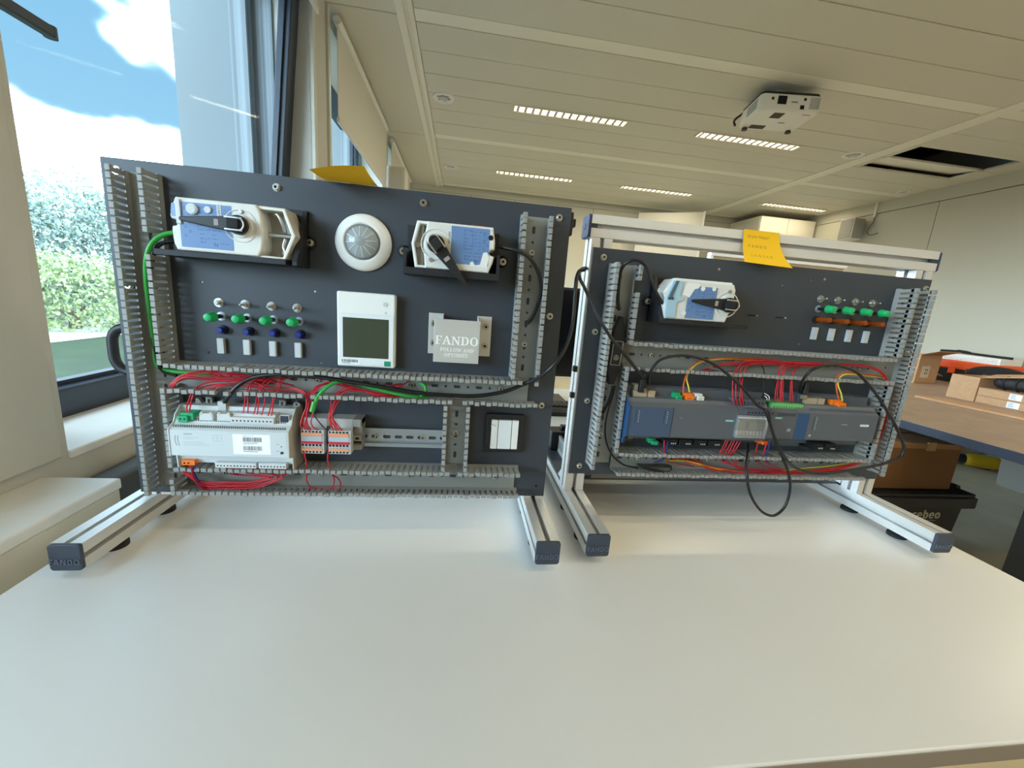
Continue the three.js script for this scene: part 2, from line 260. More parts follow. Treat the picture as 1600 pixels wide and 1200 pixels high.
// ------------------------------------------------------------------ furniture and background things
const T = 0.748;
{
  const t = thing('work_table', 'large white-topped table carrying both test boards', 'table', [0.23, 0, -0.68]);
  part('tabletop', rlim(-0.826, 0.827, T - 0.025, T, -0.40, 0.401, 0.0025), M.table, t);
  part('edge_band', rlim(-0.825, 0.826, T - 0.0245, T - 0.003, 0.4005, 0.4018, 0.0005), std('#8f8376', 0.6), t);
  part('apron', [lim(-0.74, 0.74, T - 0.075, T - 0.025, 0.30, 0.33), lim(-0.74, 0.74, T - 0.075, T - 0.025, -0.33, -0.30)], M.palegrey, t);
  for (const [x, z] of [[-0.76, 0.33], [0.76, 0.33], [-0.76, -0.33], [0.76, -0.33]]) part('leg', rlim(x - 0.025, x + 0.025, 0, T - 0.025, z - 0.025, z + 0.025, 0.004), M.palegrey, t);
  const d = thing('rear_desk', 'white desk behind the test boards with the monitor on it', 'desk', [0.5, 0, -1.6]);
  part('desktop', rlim(-0.9, 0.53, T - 0.025, T, -0.42, 0.51, 0.0025), M.table, d);
  for (const x of [-0.8, 0.45]) part('leg', rlim(x - 0.03, x + 0.03, 0, T - 0.025, -0.35, 0.45, 0.004), M.palegrey, d);
  const m = thing('computer_monitor', 'black computer monitor seen in the gap between the two test boards', 'monitor', [0.36, T, -1.74]);
  part('screen_housing', rlim(-0.28, 0.28, 0.12, 0.51, -0.02, 0.02, 0.008), M.black, m); part('screen', lim(-0.268, 0.268, 0.135, 0.498, 0.0195, 0.0215), std('#07080a', 0.2), m);
  part('stand', [rlim(-0.03, 0.03, 0.01, 0.2, -0.05, -0.02, 0.004)], M.black, m); part('base', rlim(-0.13, 0.13, 0, 0.012, -0.11, 0.08, 0.004), M.black, m);
  const k = thing('keyboard', 'black computer keyboard on the white rear desk', 'keyboard', [0.45, T, -1.60]);
  part('body', rlim(-0.22, 0.22, 0, 0.016, -0.085, 0.105, 0.004), M.black, k);
  const keyG = rlim(-0.0082, 0.0082, 0.016, 0.022, -0.0078, 0.0078, 0.0015, 1), keyM = std('#24262b', 0.5);
  for (let r = 0; r < 5; r++) for (let q = 0; q < 22; q++) { const g = part('key', keyG, keyM, k); g.position.set(-0.20 + q * 0.0190 + (r % 2) * 0.004, 0, -0.068 + r * 0.0185); }
  // screen partition seen below the top rail of the right frame
  const p = thing('pinboard', 'beige pinboard with a white rim behind the top rail of the right test board', 'pinboard', [1.40, 0, -1.75]);
  p.rotation.y = 0.0;
  part('board', rlim(-0.30, 0.36, T, 1.446, -0.012, 0.012, 0.003), std('#a58c6a', 0.8), p);
  part('rim', [rlim(-0.315, 0.375, 1.446, 1.462, -0.016, 0.016, 0.003), rlim(-0.315, -0.30, T, 1.446, -0.016, 0.016, 0.003)], M.white, p);
  for (const x of [-0.25, 0.3]) part('foot', [rlim(x - 0.02, x + 0.02, 0, T + 0.004, -0.015, 0.015, 0.003), rlim(x - 0.03, x + 0.03, 0, 0.03, -0.2, 0.2, 0.004)], M.palegrey, p);
  // ledge box along the window wall left of the table
  const c = thing('wall_casing', 'low cream casing along the window wall left of the table', 'casing', [XL, 0, -0.3]);
  part('top', rlim(0, 0.142, 0.752, 0.774, -0.545, 1.6, 0.004), M.white, c); part('front', rlim(0.10, 0.138, 0.0, 0.752, -0.543, 1.6, 0.003), M.wallPanel, c); part('end_panel', rlim(0, 0.10, 0, 0.752, -0.543, -0.525, 0.003), M.wallPanel, c);
  // dark blue-grey heater cover below the sill behind
  const h = thing('radiator', 'dark grey radiator panel below the window behind the left test board', 'radiator', [XL + 0.01, 0, -1.9]);
  part('panel', rlim(0, 0.06, 0.12, 0.735, -0.85, 0.98, 0.01), std('#4a4f52', 0.55), h); for (let i = 0; i < 24; i++) part('fin', rlim(0.06, 0.066, 0.16, 0.70, -0.82 + i * 0.07, -0.78 + i * 0.07, 0.003, 1), std('#4a4f52', 0.55), h);
  for (const z of [-0.7, 0.75]) part('foot', lim(0.005, 0.055, 0, 0.12, z - 0.02, z + 0.02), M.black, h);
}
{
  // cream box high on the window wall, wall cabinets, whiteboard, loudspeaker
  const b = thing('wall_box', 'cream upright box on the window wall above the yellow note', 'box', [XL + 0.02, 1.72, -4.35]);
  part('body', rlim(0, 0.2, 0, 0.62, -0.12, 0.12, 0.008), M.ivory, b); part('cover', rlim(0.02, 0.18, 0.02, 0.60, 0.12, 0.128, 0.004), M.wall, b);
  const w = thing('whiteboard', 'white panel standing turned in front of the far wall', 'whiteboard', [2.855, 1.30, -5.70]); w.rotation.y = -0.525;
  part('panel', rlim(-0.42, 0.42, 0, 1.26, -0.012, 0.012, 0.004), std('#d3d3cb', 0.4), w); part('edge', [rlim(0.42, 0.45, 0, 1.27, -0.018, 0.018, 0.004), rlim(-0.43, -0.42, 0, 1.27, -0.018, 0.018, 0.003)], M.white, w);
  for (const x of [-0.35, 0.35]) part('leg', [rlim(x - 0.02, x + 0.02, -1.30, 0, -0.015, 0.015, 0.004), rlim(x - 0.03, x + 0.03, -1.30, -1.27, -0.25, 0.25, 0.004)], M.palegrey, w);
  const cab = thing('tall_cabinet', 'tall white cabinet with two doors in the far right corner below the lit lamp', 'cabinet', [4.50, 0, -5.80]);
  part('carcass', rlim(-0.43, 0.43, 0, 2.60, -0.34, 0.31, 0.003), M.cabinet, cab);
  for (const s of [-1, 1]) { const d = part('door', rlim(s < 0 ? -0.425 : 0.003, s < 0 ? -0.003 : 0.425, 0.08, 2.597, 0.31, 0.332, 0.003), M.cabinet, cab); part('handle', rlim(s < 0 ? -0.04 : 0.025, s < 0 ? -0.025 : 0.04, 1.1, 1.25, 0.332, 0.35, 0.004), M.steelDull, d); }
  const sp = thing('loudspeaker', 'grey wall loudspeaker on the right wall near the far corner', 'speaker', [XR, 2.38, -4.80]);
  part('bracket', rlim(-0.06, 0, -0.03, 0.03, -0.03, 0.03, 0.004), M.offwhite, sp);
  const bd = part('body', rlim(-0.20, -0.05, -0.13, 0.13, -0.10, 0.10, 0.012), M.offwhite, sp); part('grille', rlim(-0.145, 0.0, -0.115, 0.115, 0.098, 0.106, 0.004).translate(-0.053, 0, 0), M.speaker, bd); part('side_grille', rlim(-0.206, -0.198, -0.115, 0.115, -0.085, 0.085, 0.003), M.speaker, bd);
  const cd = thing('cable_conduit', 'white conduit with a loose grey cable beside the wall loudspeaker', 'conduit', [XR - 0.012, 2.33, -4.63]);
  part('conduit', rlim(-0.012, 0.012, 0.18, 0.36, -0.012, 0.012, 0.003), M.offwhite, cd);
  part('cable', tube([[0, 0.2, 0], [-0.005, 0.12, 0.005], [-0.01, 0.06, -0.03], [-0.012, 0.0, -0.035], [-0.01, -0.03, 0.02], [0, -0.02, 0.09]], 0.005), M.greyCable, cd);
}
{
  // ceiling fixtures
  const disc = (x, z, label, r = 0.085) => {
    const o = thing('ceiling_outlet', label, 'ceiling fixture', [x, CE, z], 'round white ceiling fixtures');
    const pr = [[0.045, 0.004], [r * 0.62, -0.002], [r * 0.8, -0.012], [r * 0.95, -0.010], [r, -0.002], [r, 0.002]].map((p) => new THREE.Vector2(p[0], p[1]));
    part('ring', new THREE.LatheGeometry(pr, 40), M.white, o); part('core', cyly(0.03, 0.03, -0.008, 0.002), M.palegrey, o);
    for (let i = 0; i < 6; i++) part('vane', lim(0.03, r * 0.62, -0.006, 0.0, -0.003, 0.003).rotateY(i * Math.PI / 3 + 0.3), M.steelDull, o);
  };
  disc(-0.215, -3.54, 'round white ceiling fixture beside the trim rail, nearer of the two above the window side'); disc(-0.208, -5.23, 'small far round ceiling fixture beside the trim rail near the end wall', 0.08);
  disc(3.39, -3.52, 'round white ceiling fixture between the projector and the dark ceiling opening'); disc(4.76, -4.2, 'small round ceiling fixture between the dark opening and the right wall', 0.06);
  const p = thing('projector', 'white ceiling projector with vent grilles hanging from a mount', 'projector', [2.03, CE, -2.84]);
  part('mount', [cyly(0.075, 0.075, -0.012, 0, 0, 0, 28), cyly(0.03, 0.03, -0.04, -0.01), rlim(-0.06, 0.16, -0.046, -0.036, -0.08, 0.08, 0.003)], M.palegrey, p);
  const g = new THREE.Group(); g.name = 'case'; g.position.set(0.03, -0.122, 0.04); g.rotation.set(0, -0.20, -0.02); p.add(g);
  part('shell', ext(rrect(-0.19, 0.19, -0.15, 0.15, 0.035), -0.05, 0.05, 0.012, 3).rotateX(-Math.PI / 2), M.white, g);
  part('top_cover', ext(rrect(-0.185, 0.185, -0.145, 0.145, 0.035), 0.047, 0.064, 0.006).rotateX(-Math.PI / 2), M.black, g);
  part('lens', [rlim(-0.085, -0.03, -0.012, 0.036, 0.146, 0.154, 0.003)], M.hole, g);
  part('sensor', [rlim(-0.125, -0.11, 0.01, 0.026, 0.149, 0.153, 0.002), rlim(0.075, 0.09, 0.015, 0.03, 0.149, 0.153, 0.002), rlim(0.06, 0.085, -0.035, -0.012, 0.149, 0.153, 0.002)], M.hole, g);
  part('logo', rlim(0.0, 0.04, 0.0, 0.008, 0.1495, 0.1515, 0.0008), std('#8a8177', 0.5), g);
  part('hatch', [lim(-0.075, -0.01, -0.0525, -0.0495, 0.05, 0.12), lim(-0.13, -0.03, -0.0525, -0.0495, -0.12, -0.07)], std('#33291f', 0.6), g);
  part('sticker', [lim(0.02, 0.06, -0.0515, -0.0495, -0.02, -0.005), lim(0.1, 0.15, -0.0515, -0.0495, 0.11, 0.12)], std('#a79b8a', 0.6), g);
  for (let i = 0; i < 12; i++) part('vent_slat', [lim(-0.1935, -0.188, -0.028, 0.03, -0.02 + i * 0.011, -0.014 + i * 0.011)], M.palegrey, g);
  for (let i = 0; i < 7; i++) part('vent_slat', lim(0.115 + i * 0.009, 0.120 + i * 0.009, -0.03, 0.035, 0.148, 0.1535), M.palegrey, g);
  part('foot', [cyly(0.02, 0.016, -0.065, -0.05, -0.15, -0.125), cyly(0.02, 0.016, -0.065, -0.05, 0.15, -0.125)], M.black, g);
  part('cable', [tube([[-0.05, 0, 0.0], [-0.07, -0.03, 0], [-0.10, -0.055, -0.03], [-0.13, -0.085, -0.11], [-0.145, -0.11, -0.17], [-0.125, -0.135, -0.18]], 0.008), tube([[-0.04, 0, 0.03], [-0.06, -0.035, 0.02], [-0.09, -0.055, 0.0]], 0.007), tube([[0.0, -0.036, 0.05], [0.02, -0.014, 0.06], [0.07, -0.008, 0.05], [0.12, -0.003, 0.02]], 0.008)], M.black, p);
}
{
  // desk along the right wall with everything on and below it
  const d = thing('side_desk', 'tan-topped desk with a dark blue edge along the right wall', 'desk', [2.23, 0, -2.2]);
  part('desktop', rlim(0, 2.70, T - 0.004, T, -1.55, 1.4, 0.001), M.deskTop, d);
  part('edge', [rlim(0.0, 2.7, T - 0.046, T - 0.004, -1.55, 1.4, 0.003)], M.deskEdge, d);
  for (const z of [1.06, -1.4]) part('leg', rlim(0.02, 0.08, 0, T - 0.046, z - 0.05, z + 0.05, 0.004), M.black, d); for (const z of [1.05, -1.4]) part('leg', rlim(2.5, 2.56, 0, T - 0.046, z - 0.04, z + 0.04, 0.004), M.black, d);
  // tall open carton at the left
  const box = (o, w, h, dp, t = 0.005) => part('walls', [lim(0, w, 0, h, -t, 0), lim(0, w, 0, h, -dp, -dp + t), lim(0, t, 0, h, -dp + t, -t), lim(w - t, w, 0, h, -dp + t, -t), lim(0, w, 0, t, -dp, 0)], M.card, o);
  const flap = (o, w, dp, pos, rot) => { const f = part('flap', lim(0, w, -0.002, 0.002, 0, dp), M.card, o); f.position.set(...pos); f.rotation.set(...rot); return f; };
  const b1 = thing('carton', 'tall open cardboard carton next to the orange tool case', 'box', [3.92, T, -2.95]); b1.rotation.y = 0.12;
  box(b1, 0.26, 0.25, 0.34); flap(b1, 0.26, 0.12, [0, 0.25, 0], [-0.35, 0, 0]); flap(b1, 0.26, 0.1, [0, 0.25, -0.34], [0.5 + Math.PI, 0, 0]); flap(b1, 0.12, 0.3, [0.26, 0.10, -0.32], [0, 0, -0.3]);
  part('label', plate(0.10, 0.1, 0.10, 0.10, 0.0006), printed(0.10, 0.10, (x, w, h) => { x.fillStyle = '#c9bda8'; x.fillRect(0, 0, w, h); x.fillStyle = '#5d5140'; for (let i = 0; i < 2; i++) for (let j = 0; j < 2; j++) x.fillRect(45 + j * 22, 25 + i * 30, 14, 16); }, 4), b1);
  part('packing', rlim(0.01, 0.25, 0.14, 0.235, -0.33, -0.01, 0.02), std('#5b5313', 0.85), b1);
  const c1 = thing('tool_case', 'black power tool case with an orange lid against the right wall', 'tool case', [4.86, T, -3.32]); c1.rotation.y = -Math.PI / 2 + 0.06;
  part('body', rlim(0, 0.46, 0, 0.125, 0, 0.33, 0.012), M.blackMatte, c1); part('lid', rlim(-0.005, 0.465, 0.125, 0.205, -0.005, 0.335, 0.014), M.orangeCase, c1); part('latch', rlim(0.14, 0.19, 0.085, 0.15, 0.33, 0.348, 0.006), M.orangeCase, c1); part('handle', rlim(0.27, 0.42, 0.10, 0.145, 0.33, 0.36, 0.01), std('#3a3d40', 0.5), c1);
  const pp = thing('papers', 'white printed papers lying on the orange tool case', 'papers', [4.83, T + 0.205, -3.30]); pp.rotation.y = -Math.PI / 2 + 0.10;
  part('sheet', rlim(0, 0.42, 0, 0.055, 0, 0.28, 0.003), M.white, pp); part('print', plate(0.38, 0.04, 0.21, 0.028, 0.2812), printed(0.38, 0.04, (x, w, h) => { x.fillStyle = '#d9d8d4'; x.fillRect(0, 0, w, h); x.fillStyle = '#8f8f90'; for (let i = 0; i < 40; i++) x.fillRect(rnd() * w, rnd() * h, 18 * rnd(), 1.4); }, 2), pp);
  solo('cable_hank', 'tangled black cable lying on the white papers', 'cable', [tube([[4.64, 1.025, -3.34], [4.66, 1.03, -3.26], [4.68, 1.035, -3.18], [4.66, 1.028, -3.12], [4.70, 1.032, -3.18], [4.72, 1.036, -3.26], [4.68, 1.028, -3.2], [4.66, 1.024, -3.08], [4.68, 1.020, -2.94], [4.72, 1.018, -2.86]], 0.011)], M.blackMatte);
  const bag = solo('tool_bag', 'flat black bag behind the open carton on the side desk', 'bag', new THREE.SphereGeometry(0.1, 24, 14).scale(1.2, 0.95, 2.2), std('#101012', 0.9)); bag.position.set(4.42, T + 0.108, -2.72); bag.rotation.x = 0.06;
  const b2 = thing('carton', 'small cardboard carton with an open lid flap on the side desk', 'box', [3.48, T, -2.395]);
  part('walls', [lim(0, 0.006, 0, 0.165, 0, 0.16), lim(0.254, 0.26, 0, 0.165, 0, 0.16), lim(0.006, 0.254, 0, 0.165, 0, 0.006), lim(0.006, 0.254, 0, 0.165, 0.154, 0.16), lim(0.006, 0.254, 0, 0.006, 0.006, 0.154)], M.card, b2);
  const f2 = part('flap', lim(0, 0.25, -0.003, 0.003, 0, 0.22), M.card, b2); f2.position.set(0.005, 0.168, 0.16); f2.rotation.set(-0.2, 0.3, 0.12);
  const f3 = part('flap', lim(-0.09, 0, -0.003, 0.003, 0.0, 0.15), M.cardIn, b2); f3.position.set(0.26, 0.168, 0.004); f3.rotation.set(0, 0, 0.25);
  const lab = printed(0.08, 0.04, (x, w, h) => { x.fillStyle = '#e4e6ea'; x.fillRect(0, 0, w, h); x.fillStyle = '#7f88a0'; for (let i = 0; i < 7; i++) x.fillRect(6 + rnd() * 4, 5 + i * 4.5, 25 + rnd() * 40, 2); }, 4);
  for (const k of [0, 1]) { const q = thing('flat_carton', k ? 'upper of two flat labelled cardboard boxes stacked beside the small carton' : 'lower of two flat labelled cardboard boxes stacked beside the small carton', 'box', [3.485, T + k * 0.052, -2.232]); part('body', rlim(0, 0.26, 0, 0.0515, 0, 0.55, 0.003), M.card, q); part('label', plate(0.06, 0.038, 0, 0, 0).rotateY(-Math.PI / 2).translate(-0.0008, 0.026, 0.19), lab, q); part('lid_edge', lim(-0.0006, 0.004, 0.046, 0.048, 0.004, 0.546), M.cardIn, q); }
  const hank = solo('black_bundle', 'roll of black fabric lying on the flat labelled boxes', 'roll', [new THREE.CapsuleGeometry(0.04, 0.36, 8, 18).rotateX(Math.PI / 2), new THREE.TorusGeometry(0.041, 0.006, 6, 20).translate(0, 0, -0.16), new THREE.TorusGeometry(0.041, 0.006, 6, 20).translate(0, 0, -0.10)], std('#16171c', 0.7)); hank.position.set(3.57, T + 0.151, -1.985); hank.rotation.y = 0.08;
  const st = solo('cardboard_strip', 'long flat cardboard strip lying at the front of the side desk', 'cardboard', rlim(-0.06, 0.06, 0, 0.012, -0.30, 0.45, 0.002), M.card); st.position.set(3.17, T, -2.0); st.rotation.y = 0.07;
  const tp = solo('tape_scrap', 'crumpled strip of brown tape on the side desk', 'tape', [rlim(-0.09, 0.02, 0, 0.006, -0.012, 0.012, 0.003), rlim(0.0, 0.07, 0.004, 0.014, -0.008, 0.016, 0.004), rlim(-0.06, -0.02, 0.004, 0.012, -0.02, 0.0, 0.003)], M.card); tp.position.set(2.72, T, -2.17); tp.rotation.y = 0.5;
  const cr = thing('plastic_crate', 'black lidded plastic crate with white lettering on the floor below the side desk', 'crate', [2.36, 0, -1.76]);
  const S = shapeOf([[-0.235, 0.0], [0.235, 0.0], [0.275, 0.33], [-0.275, 0.33]]);
  part('body', ext(S, -0.18, 0.165, 0.012), M.crate, cr); part('rim', rlim(-0.31, 0.31, 0.315, 0.375, -0.215, 0.19, 0.008), M.crate, cr);
  part('lid', [rlim(-0.30, 0.30, 0.375, 0.392, -0.205, 0.182, 0.006), ...Array.from({ length: 8 }, (_, i) => rlim(-0.28 + i * 0.07, -0.23 + i * 0.07, 0.366, 0.397, -0.03, 0.03, 0.006))], M.crate, cr);
  part('hinge', [cylz(0.02, 0.02, -0.1, 0.1, 0.30, 0.385), cylz(0.02, 0.02, -0.1, 0.1, -0.30, 0.385)], M.crate, cr);
  part('lettering', text3('cebeo', 0.044, 0.0012), std('#b9b4a6', 0.6), cr).position.set(0.057, 0.272, 0.1655);
  part('small_print', [lim(0.0, 0.125, 0.236, 0.239, 0.165, 0.1664), lim(0.05, 0.11, 0.222, 0.225, 0.165, 0.1664), lim(0.02, 0.14, 0.206, 0.208, 0.165, 0.1664)], std('#8f8b80', 0.6), cr);
  part('sticker', rlim(0.19, 0.235, 0.1, 0.13, 0.1645, 0.1658, 0.0004), M.palegrey, cr);
  const cb = thing('big_carton', 'large brown cardboard box standing on the black crate below the side desk', 'box', [2.37, 0.397, -1.82]);
  part('body', rlim(-0.27, 0.185, 0, 0.245, -0.15, 0.195, 0.003), M.cardDark, cb); part('top_flap', [lim(-0.27, 0.185, 0.245, 0.25, -0.15, 0.02), lim(-0.272, 0.187, 0.22, 0.246, 0.195, 0.2)], M.cardIn, cb); part('tape', lim(-0.03, 0.02, 0.21, 0.252, 0.1955, 0.2015), std('#9a7440', 0.4), cb);
  const bb = thing('black_case', 'black box on the crate, left of the brown cardboard box', 'box', [2.06, 0.397, -1.80]); part('body', rlim(-0.06, 0.03, 0, 0.23, -0.15, 0.15, 0.006), M.blackMatte, bb); part('lid', rlim(-0.062, 0.032, 0.23, 0.25, -0.152, 0.152, 0.006), M.black, bb);
  const yd = std('#c9a21a', 0.5);
  const dr = thing('cordless_drill', 'yellow and black cordless drill lying on the floor near the right wall', 'drill', [4.75, 0.075, -2.86]); dr.rotation.y = Math.PI - 0.5;
  part('body', new THREE.CapsuleGeometry(0.06, 0.16, 6, 14).rotateZ(Math.PI / 2), yd, dr); part('chuck', new THREE.CylinderGeometry(0.028, 0.045, 0.09, 16).rotateZ(-Math.PI / 2).translate(0.17, 0, 0), M.black, dr); part('grip', rlim(-0.09, -0.03, -0.07, -0.02, 0.0, 0.17, 0.015), M.black, dr); part('battery', rlim(-0.12, 0.01, -0.075, 0.0, 0.15, 0.24, 0.012), M.black, dr);
  const gr = thing('angle_grinder', 'black power tool with a pale disc lying right of the yellow drill', 'power tool', [4.86, 0.053, -2.66]); gr.rotation.y = 0.4;
  part('body', new THREE.CapsuleGeometry(0.05, 0.22, 6, 14).rotateZ(Math.PI / 2), M.black, gr); part('guard', cyly(0.075, 0.075, -0.05, -0.02, 0.17, 0), M.palegrey, gr); part('stripe', new THREE.CylinderGeometry(0.0515, 0.0515, 0.05, 18).rotateZ(Math.PI / 2), yd, gr);
  const gb = thing('storage_tub', 'pale grey tub on the floor at the right edge under the side desk', 'tub', [4.60, 0, -2.45]); part('body', ext(shapeOf([[-0.13, 0], [0.13, 0], [0.16, 0.26], [-0.16, 0.26]]), -0.12, 0.12, 0.01), std('#8f8d86', 0.6), gb); part('rim', rlim(-0.17, 0.17, 0.25, 0.27, -0.13, 0.13, 0.008), M.palegrey, gb);
  const wp = thing('floor_cabinet', 'low white cabinet side below the side desk near the right wall', 'cabinet', [4.75, 0, -3.22]); part('carcass', rlim(-0.24, 0.19, 0, 0.6, -0.25, 0.22, 0.003), M.cabinet, wp); part('door', rlim(-0.235, 0.185, 0.05, 0.595, 0.22, 0.238, 0.003), M.cabinet, wp);
}
// ------------------------------------------------------------------ the two test boards
const RIG = { L: { x: -0.5416, y: 0.8089, z: -0.72, W: 0.722, H: 0.540, word: 'left' }, R: { x: 0.2383, y: 0.8418, z: -0.757, W: 0.742, H: 0.4525, word: 'right' } };
const at = (r, u, v, w = 0) => [RIG[r].x + u, RIG[r].y + v, RIG[r].z + w];
const mm = (x0, x1, y0, y1, z0, z1, r = 0.6, seg = 1) => (r > 0 ? rlim(x0 / 1e3, x1 / 1e3, y0 / 1e3, y1 / 1e3, z0 / 1e3, z1 / 1e3, r / 1e3, seg) : lim(x0 / 1e3, x1 / 1e3, y0 / 1e3, y1 / 1e3, z0 / 1e3, z1 / 1e3));
const mmc = (r0, r1, z0, z1, x, y, seg = 18) => cylz(r0 / 1e3, r1 / 1e3, z0 / 1e3, z1 / 1e3, x / 1e3, y / 1e3, seg);
const mms = (pts) => shapeOf(pts.map((p) => [p[0] / 1e3, p[1] / 1e3]));
const alongU = (pts, u0, u1) => ext(mms(pts.map((p) => [-p[0], p[1]])), u0 / 1e3, u1 / 1e3).rotateY(Math.PI / 2);   // profile (depth, height) swept along the board's width
// T-slot profile, 40 x 40 mm, along z
const half = [[-20, -20], [-4, -20], [-4, -15.5], [-9, -15.5], [-5, -8], [5, -8], [9, -15.5], [4, -15.5], [4, -20]];
const prof = []; for (let k = 0; k < 4; k++) { const a = k * Math.PI / 2, c = Math.cos(a), s = Math.sin(a); for (const [x, y] of half) prof.push([(x * c - y * s) / 1e3, (x * s + y * c) / 1e3]); }
const profile = (len) => ext(shapeOf(prof), 0, len);
const capG = ext(rrect(-0.0205, 0.0205, -0.0205, 0.0205, 0.005), 0, 0.006, 0.0012, 2);
const capText = text3('FANDO', 0.0083, 0.002);
const padG = [cyly(0.0175, 0.0175, 0, 0.006, 0, 0, 24), cyly(0.0175, 0.013, 0.006, 0.010, 0, 0, 24), cyly(0.005, 0.005, 0.010, 0.0146)];
function frame(r, label, xs, zf, zb, ptop, beam) {
  const g = RIG[r], o = thing('aluminium_frame', label, 'frame', [0, T, 0]); const fy = 0.0145 + 0.02;
  for (const x of xs) {
    const f = part('foot_rail', profile(zf - zb), M.alu, o); f.position.set(x, fy, zb);
    const c = part('end_cap', capG, M.cap, o); c.position.set(x, fy, zf);
    const t = part('lettering', capText, M.capText ??= std('#566072', 0.5), c); t.position.set(0, -0.006, 0.0055);
    const c2 = part('end_cap', capG, M.cap, o); c2.position.set(x, fy, zb); c2.rotation.y = Math.PI;
    for (const z of [zf - 0.075, zf - 0.185, zb + 0.06]) part('levelling_foot', padG, M.rubber, o).position.set(x, 0, z);
    const px = !beam && x < 0 ? x + 0.022 : x, p = part('post', profile(ptop - fy - 0.02), M.alu, o); p.rotation.x = -Math.PI / 2; p.position.set(px, fy + 0.02, g.z - 0.0245);
    if (!beam) { const c3 = part('end_cap', capG, M.cap, o); c3.rotation.x = -Math.PI / 2; c3.position.set(px, ptop, g.z - 0.0245); }
    part('corner_bracket', [lim(-0.018, 0.018, 0, 0.036, -0.004, 0), lim(-0.018, 0.018, 0, 0.004, -0.036, 0), ext(shapeOf([[0, 0], [0.034, 0], [0, 0.034]]), -0.018, -0.014).rotateY(Math.PI / 2), ext(shapeOf([[0, 0], [0.034, 0], [0, 0.034]]), 0.014, 0.018).rotateY(Math.PI / 2)], M.alu, o).position.set(x, fy + 0.02, g.z - 0.0445);
  }
  if (beam) {
    const b = part('top_rail', profile(beam[1] - beam[0]), M.alu, o); b.rotation.y = Math.PI / 2; b.position.set(beam[0], beam[2] - T, g.z - 0.0245);
    for (const s of [0, 1]) { const c = part('end_cap', capG, M.navy, o); c.rotation.y = s ? Math.PI / 2 : -Math.PI / 2; c.position.set(beam[s], beam[2] - T, g.z - 0.0245); part('clip', rlim(-0.004, 0.004, -0.0055, 0.0055, -0.012, 0.007, 0.002), M.navy, c).position.set(0.0, 0, 0); part('slot_insert', lim(-0.012, 0, -0.0042, 0.0042, 0.010, 0.0195).translate(s ? 0 : 0.012, 0, 0), M.slotDark, o).position.set(beam[s], beam[2] - T, g.z - 0.0245); }
  }
  return o;
}
const fL = frame('L', 'aluminium profile frame on feet carrying the left test board', [-0.5385, 0.1608], -0.579, -1.03, 0.592);
part('grab_handle', tube([[0.006, 0.040, 0], [-0.010, 0.039, 0], [-0.028, 0.034, 0], [-0.037, 0.022, 0], [-0.039, 0, 0], [-0.037, -0.022, 0], [-0.028, -0.034, 0], [-0.010, -0.039, 0], [0.006, -0.040, 0]], 0.0075, 40, 12), M.black, fL).position.set(-0.5365, 1.056 - T, -0.745);
part('side_clip', [rlim(0.178, 0.189, 1.306 - T, 1.346 - T, -0.757, -0.733, 0.003), rlim(0.186, 0.195, 1.322 - T, 1.336 - T, -0.752, -0.738, 0.002)], M.black, fL);
const fR = frame('R', 'aluminium profile frame with a top rail carrying the right test board', [0.2545, 0.9625], -0.599, -1.06, 0.564, [0.231, 0.987, 1.3325]);
for (const y of [1.062, 1.008]) part('slot_clip', rlim(0.226, 0.236, y - 0.006 - T, y + 0.006 - T, -0.772, -0.762, 0.002), M.black, fR);
part('rear_plate', rlim(0.236, 0.97, 0.0555, 0.0595, -1.03, -0.81, 0.001), M.board, fR);
part('plate_bolt', [0.29, 0.92].flatMap((x) => [-0.86, -0.99].map((z) => cyly(0.004, 0.004, 0.0595, 0.066, x, z, 12))), M.steel, fR);
// boards
const screwG = [mmc(4.6, 4.6, 0.8, 4.2, 0, 0, 20), mmc(4.6, 4.0, 4.2, 4.8, 0, 0, 20), mmc(6, 6, 0, 0.9, 0, 0, 20)], hexG = [mmc(2.4, 2.4, 4.7, 4.95, 0, 0, 6)];
const screw = (o, x, y, z = 0) => { const s = part('screw', screwG, M.steel, o); s.position.set(x, y, z); part('socket', hexG, M.hole, s); return s; };
function board(r, label, screws, holes) {
  const g = RIG[r], o = thing('mounting_board', label, 'board', [g.x, g.y, g.z]);
  const s = shapeOf([[0, 0], [g.W, 0], [g.W, g.H], [0, g.H]]); for (const [u, v, q = 0.0018] of holes) { const h = new THREE.Path(); h.absarc(u, v, q, 0, Math.PI * 2, true); s.holes.push(h); }
  part('panel', ext(s, -0.003, 0, 0.0004, 1), M.board, o); for (const [u, v] of screws) screw(o, u, v); return o;
}
board('L', 'dark anthracite mounting board of the left test rig', [[0.0205, 0.5225], [0.245, 0.5225], [0.4715, 0.5225], [0.701, 0.522], [0.7005, 0.354], [0.7005, 0.187], [0.0205, 0.354], [0.0205, 0.187]], [[0.1256, 0.3685], [0.298, 0.3668], [0.705, 0.021, 0.0024], [0.128, 0.254], [0.305, 0.246]]);
board('R', 'dark anthracite mounting board of the right test rig', [[0.021, 0.436], [0.021, 0.2965], [0.021, 0.158], [0.0208, 0.018], [0.731, 0.4335], [0.729, 0.296]], [[0.2576, 0.4343, 0.0028], [0.4912, 0.434, 0.0028], [0.462, 0.43], [0.29, 0.355, 0.0028], [0.465, 0.3], [0.40, 0.415]]);
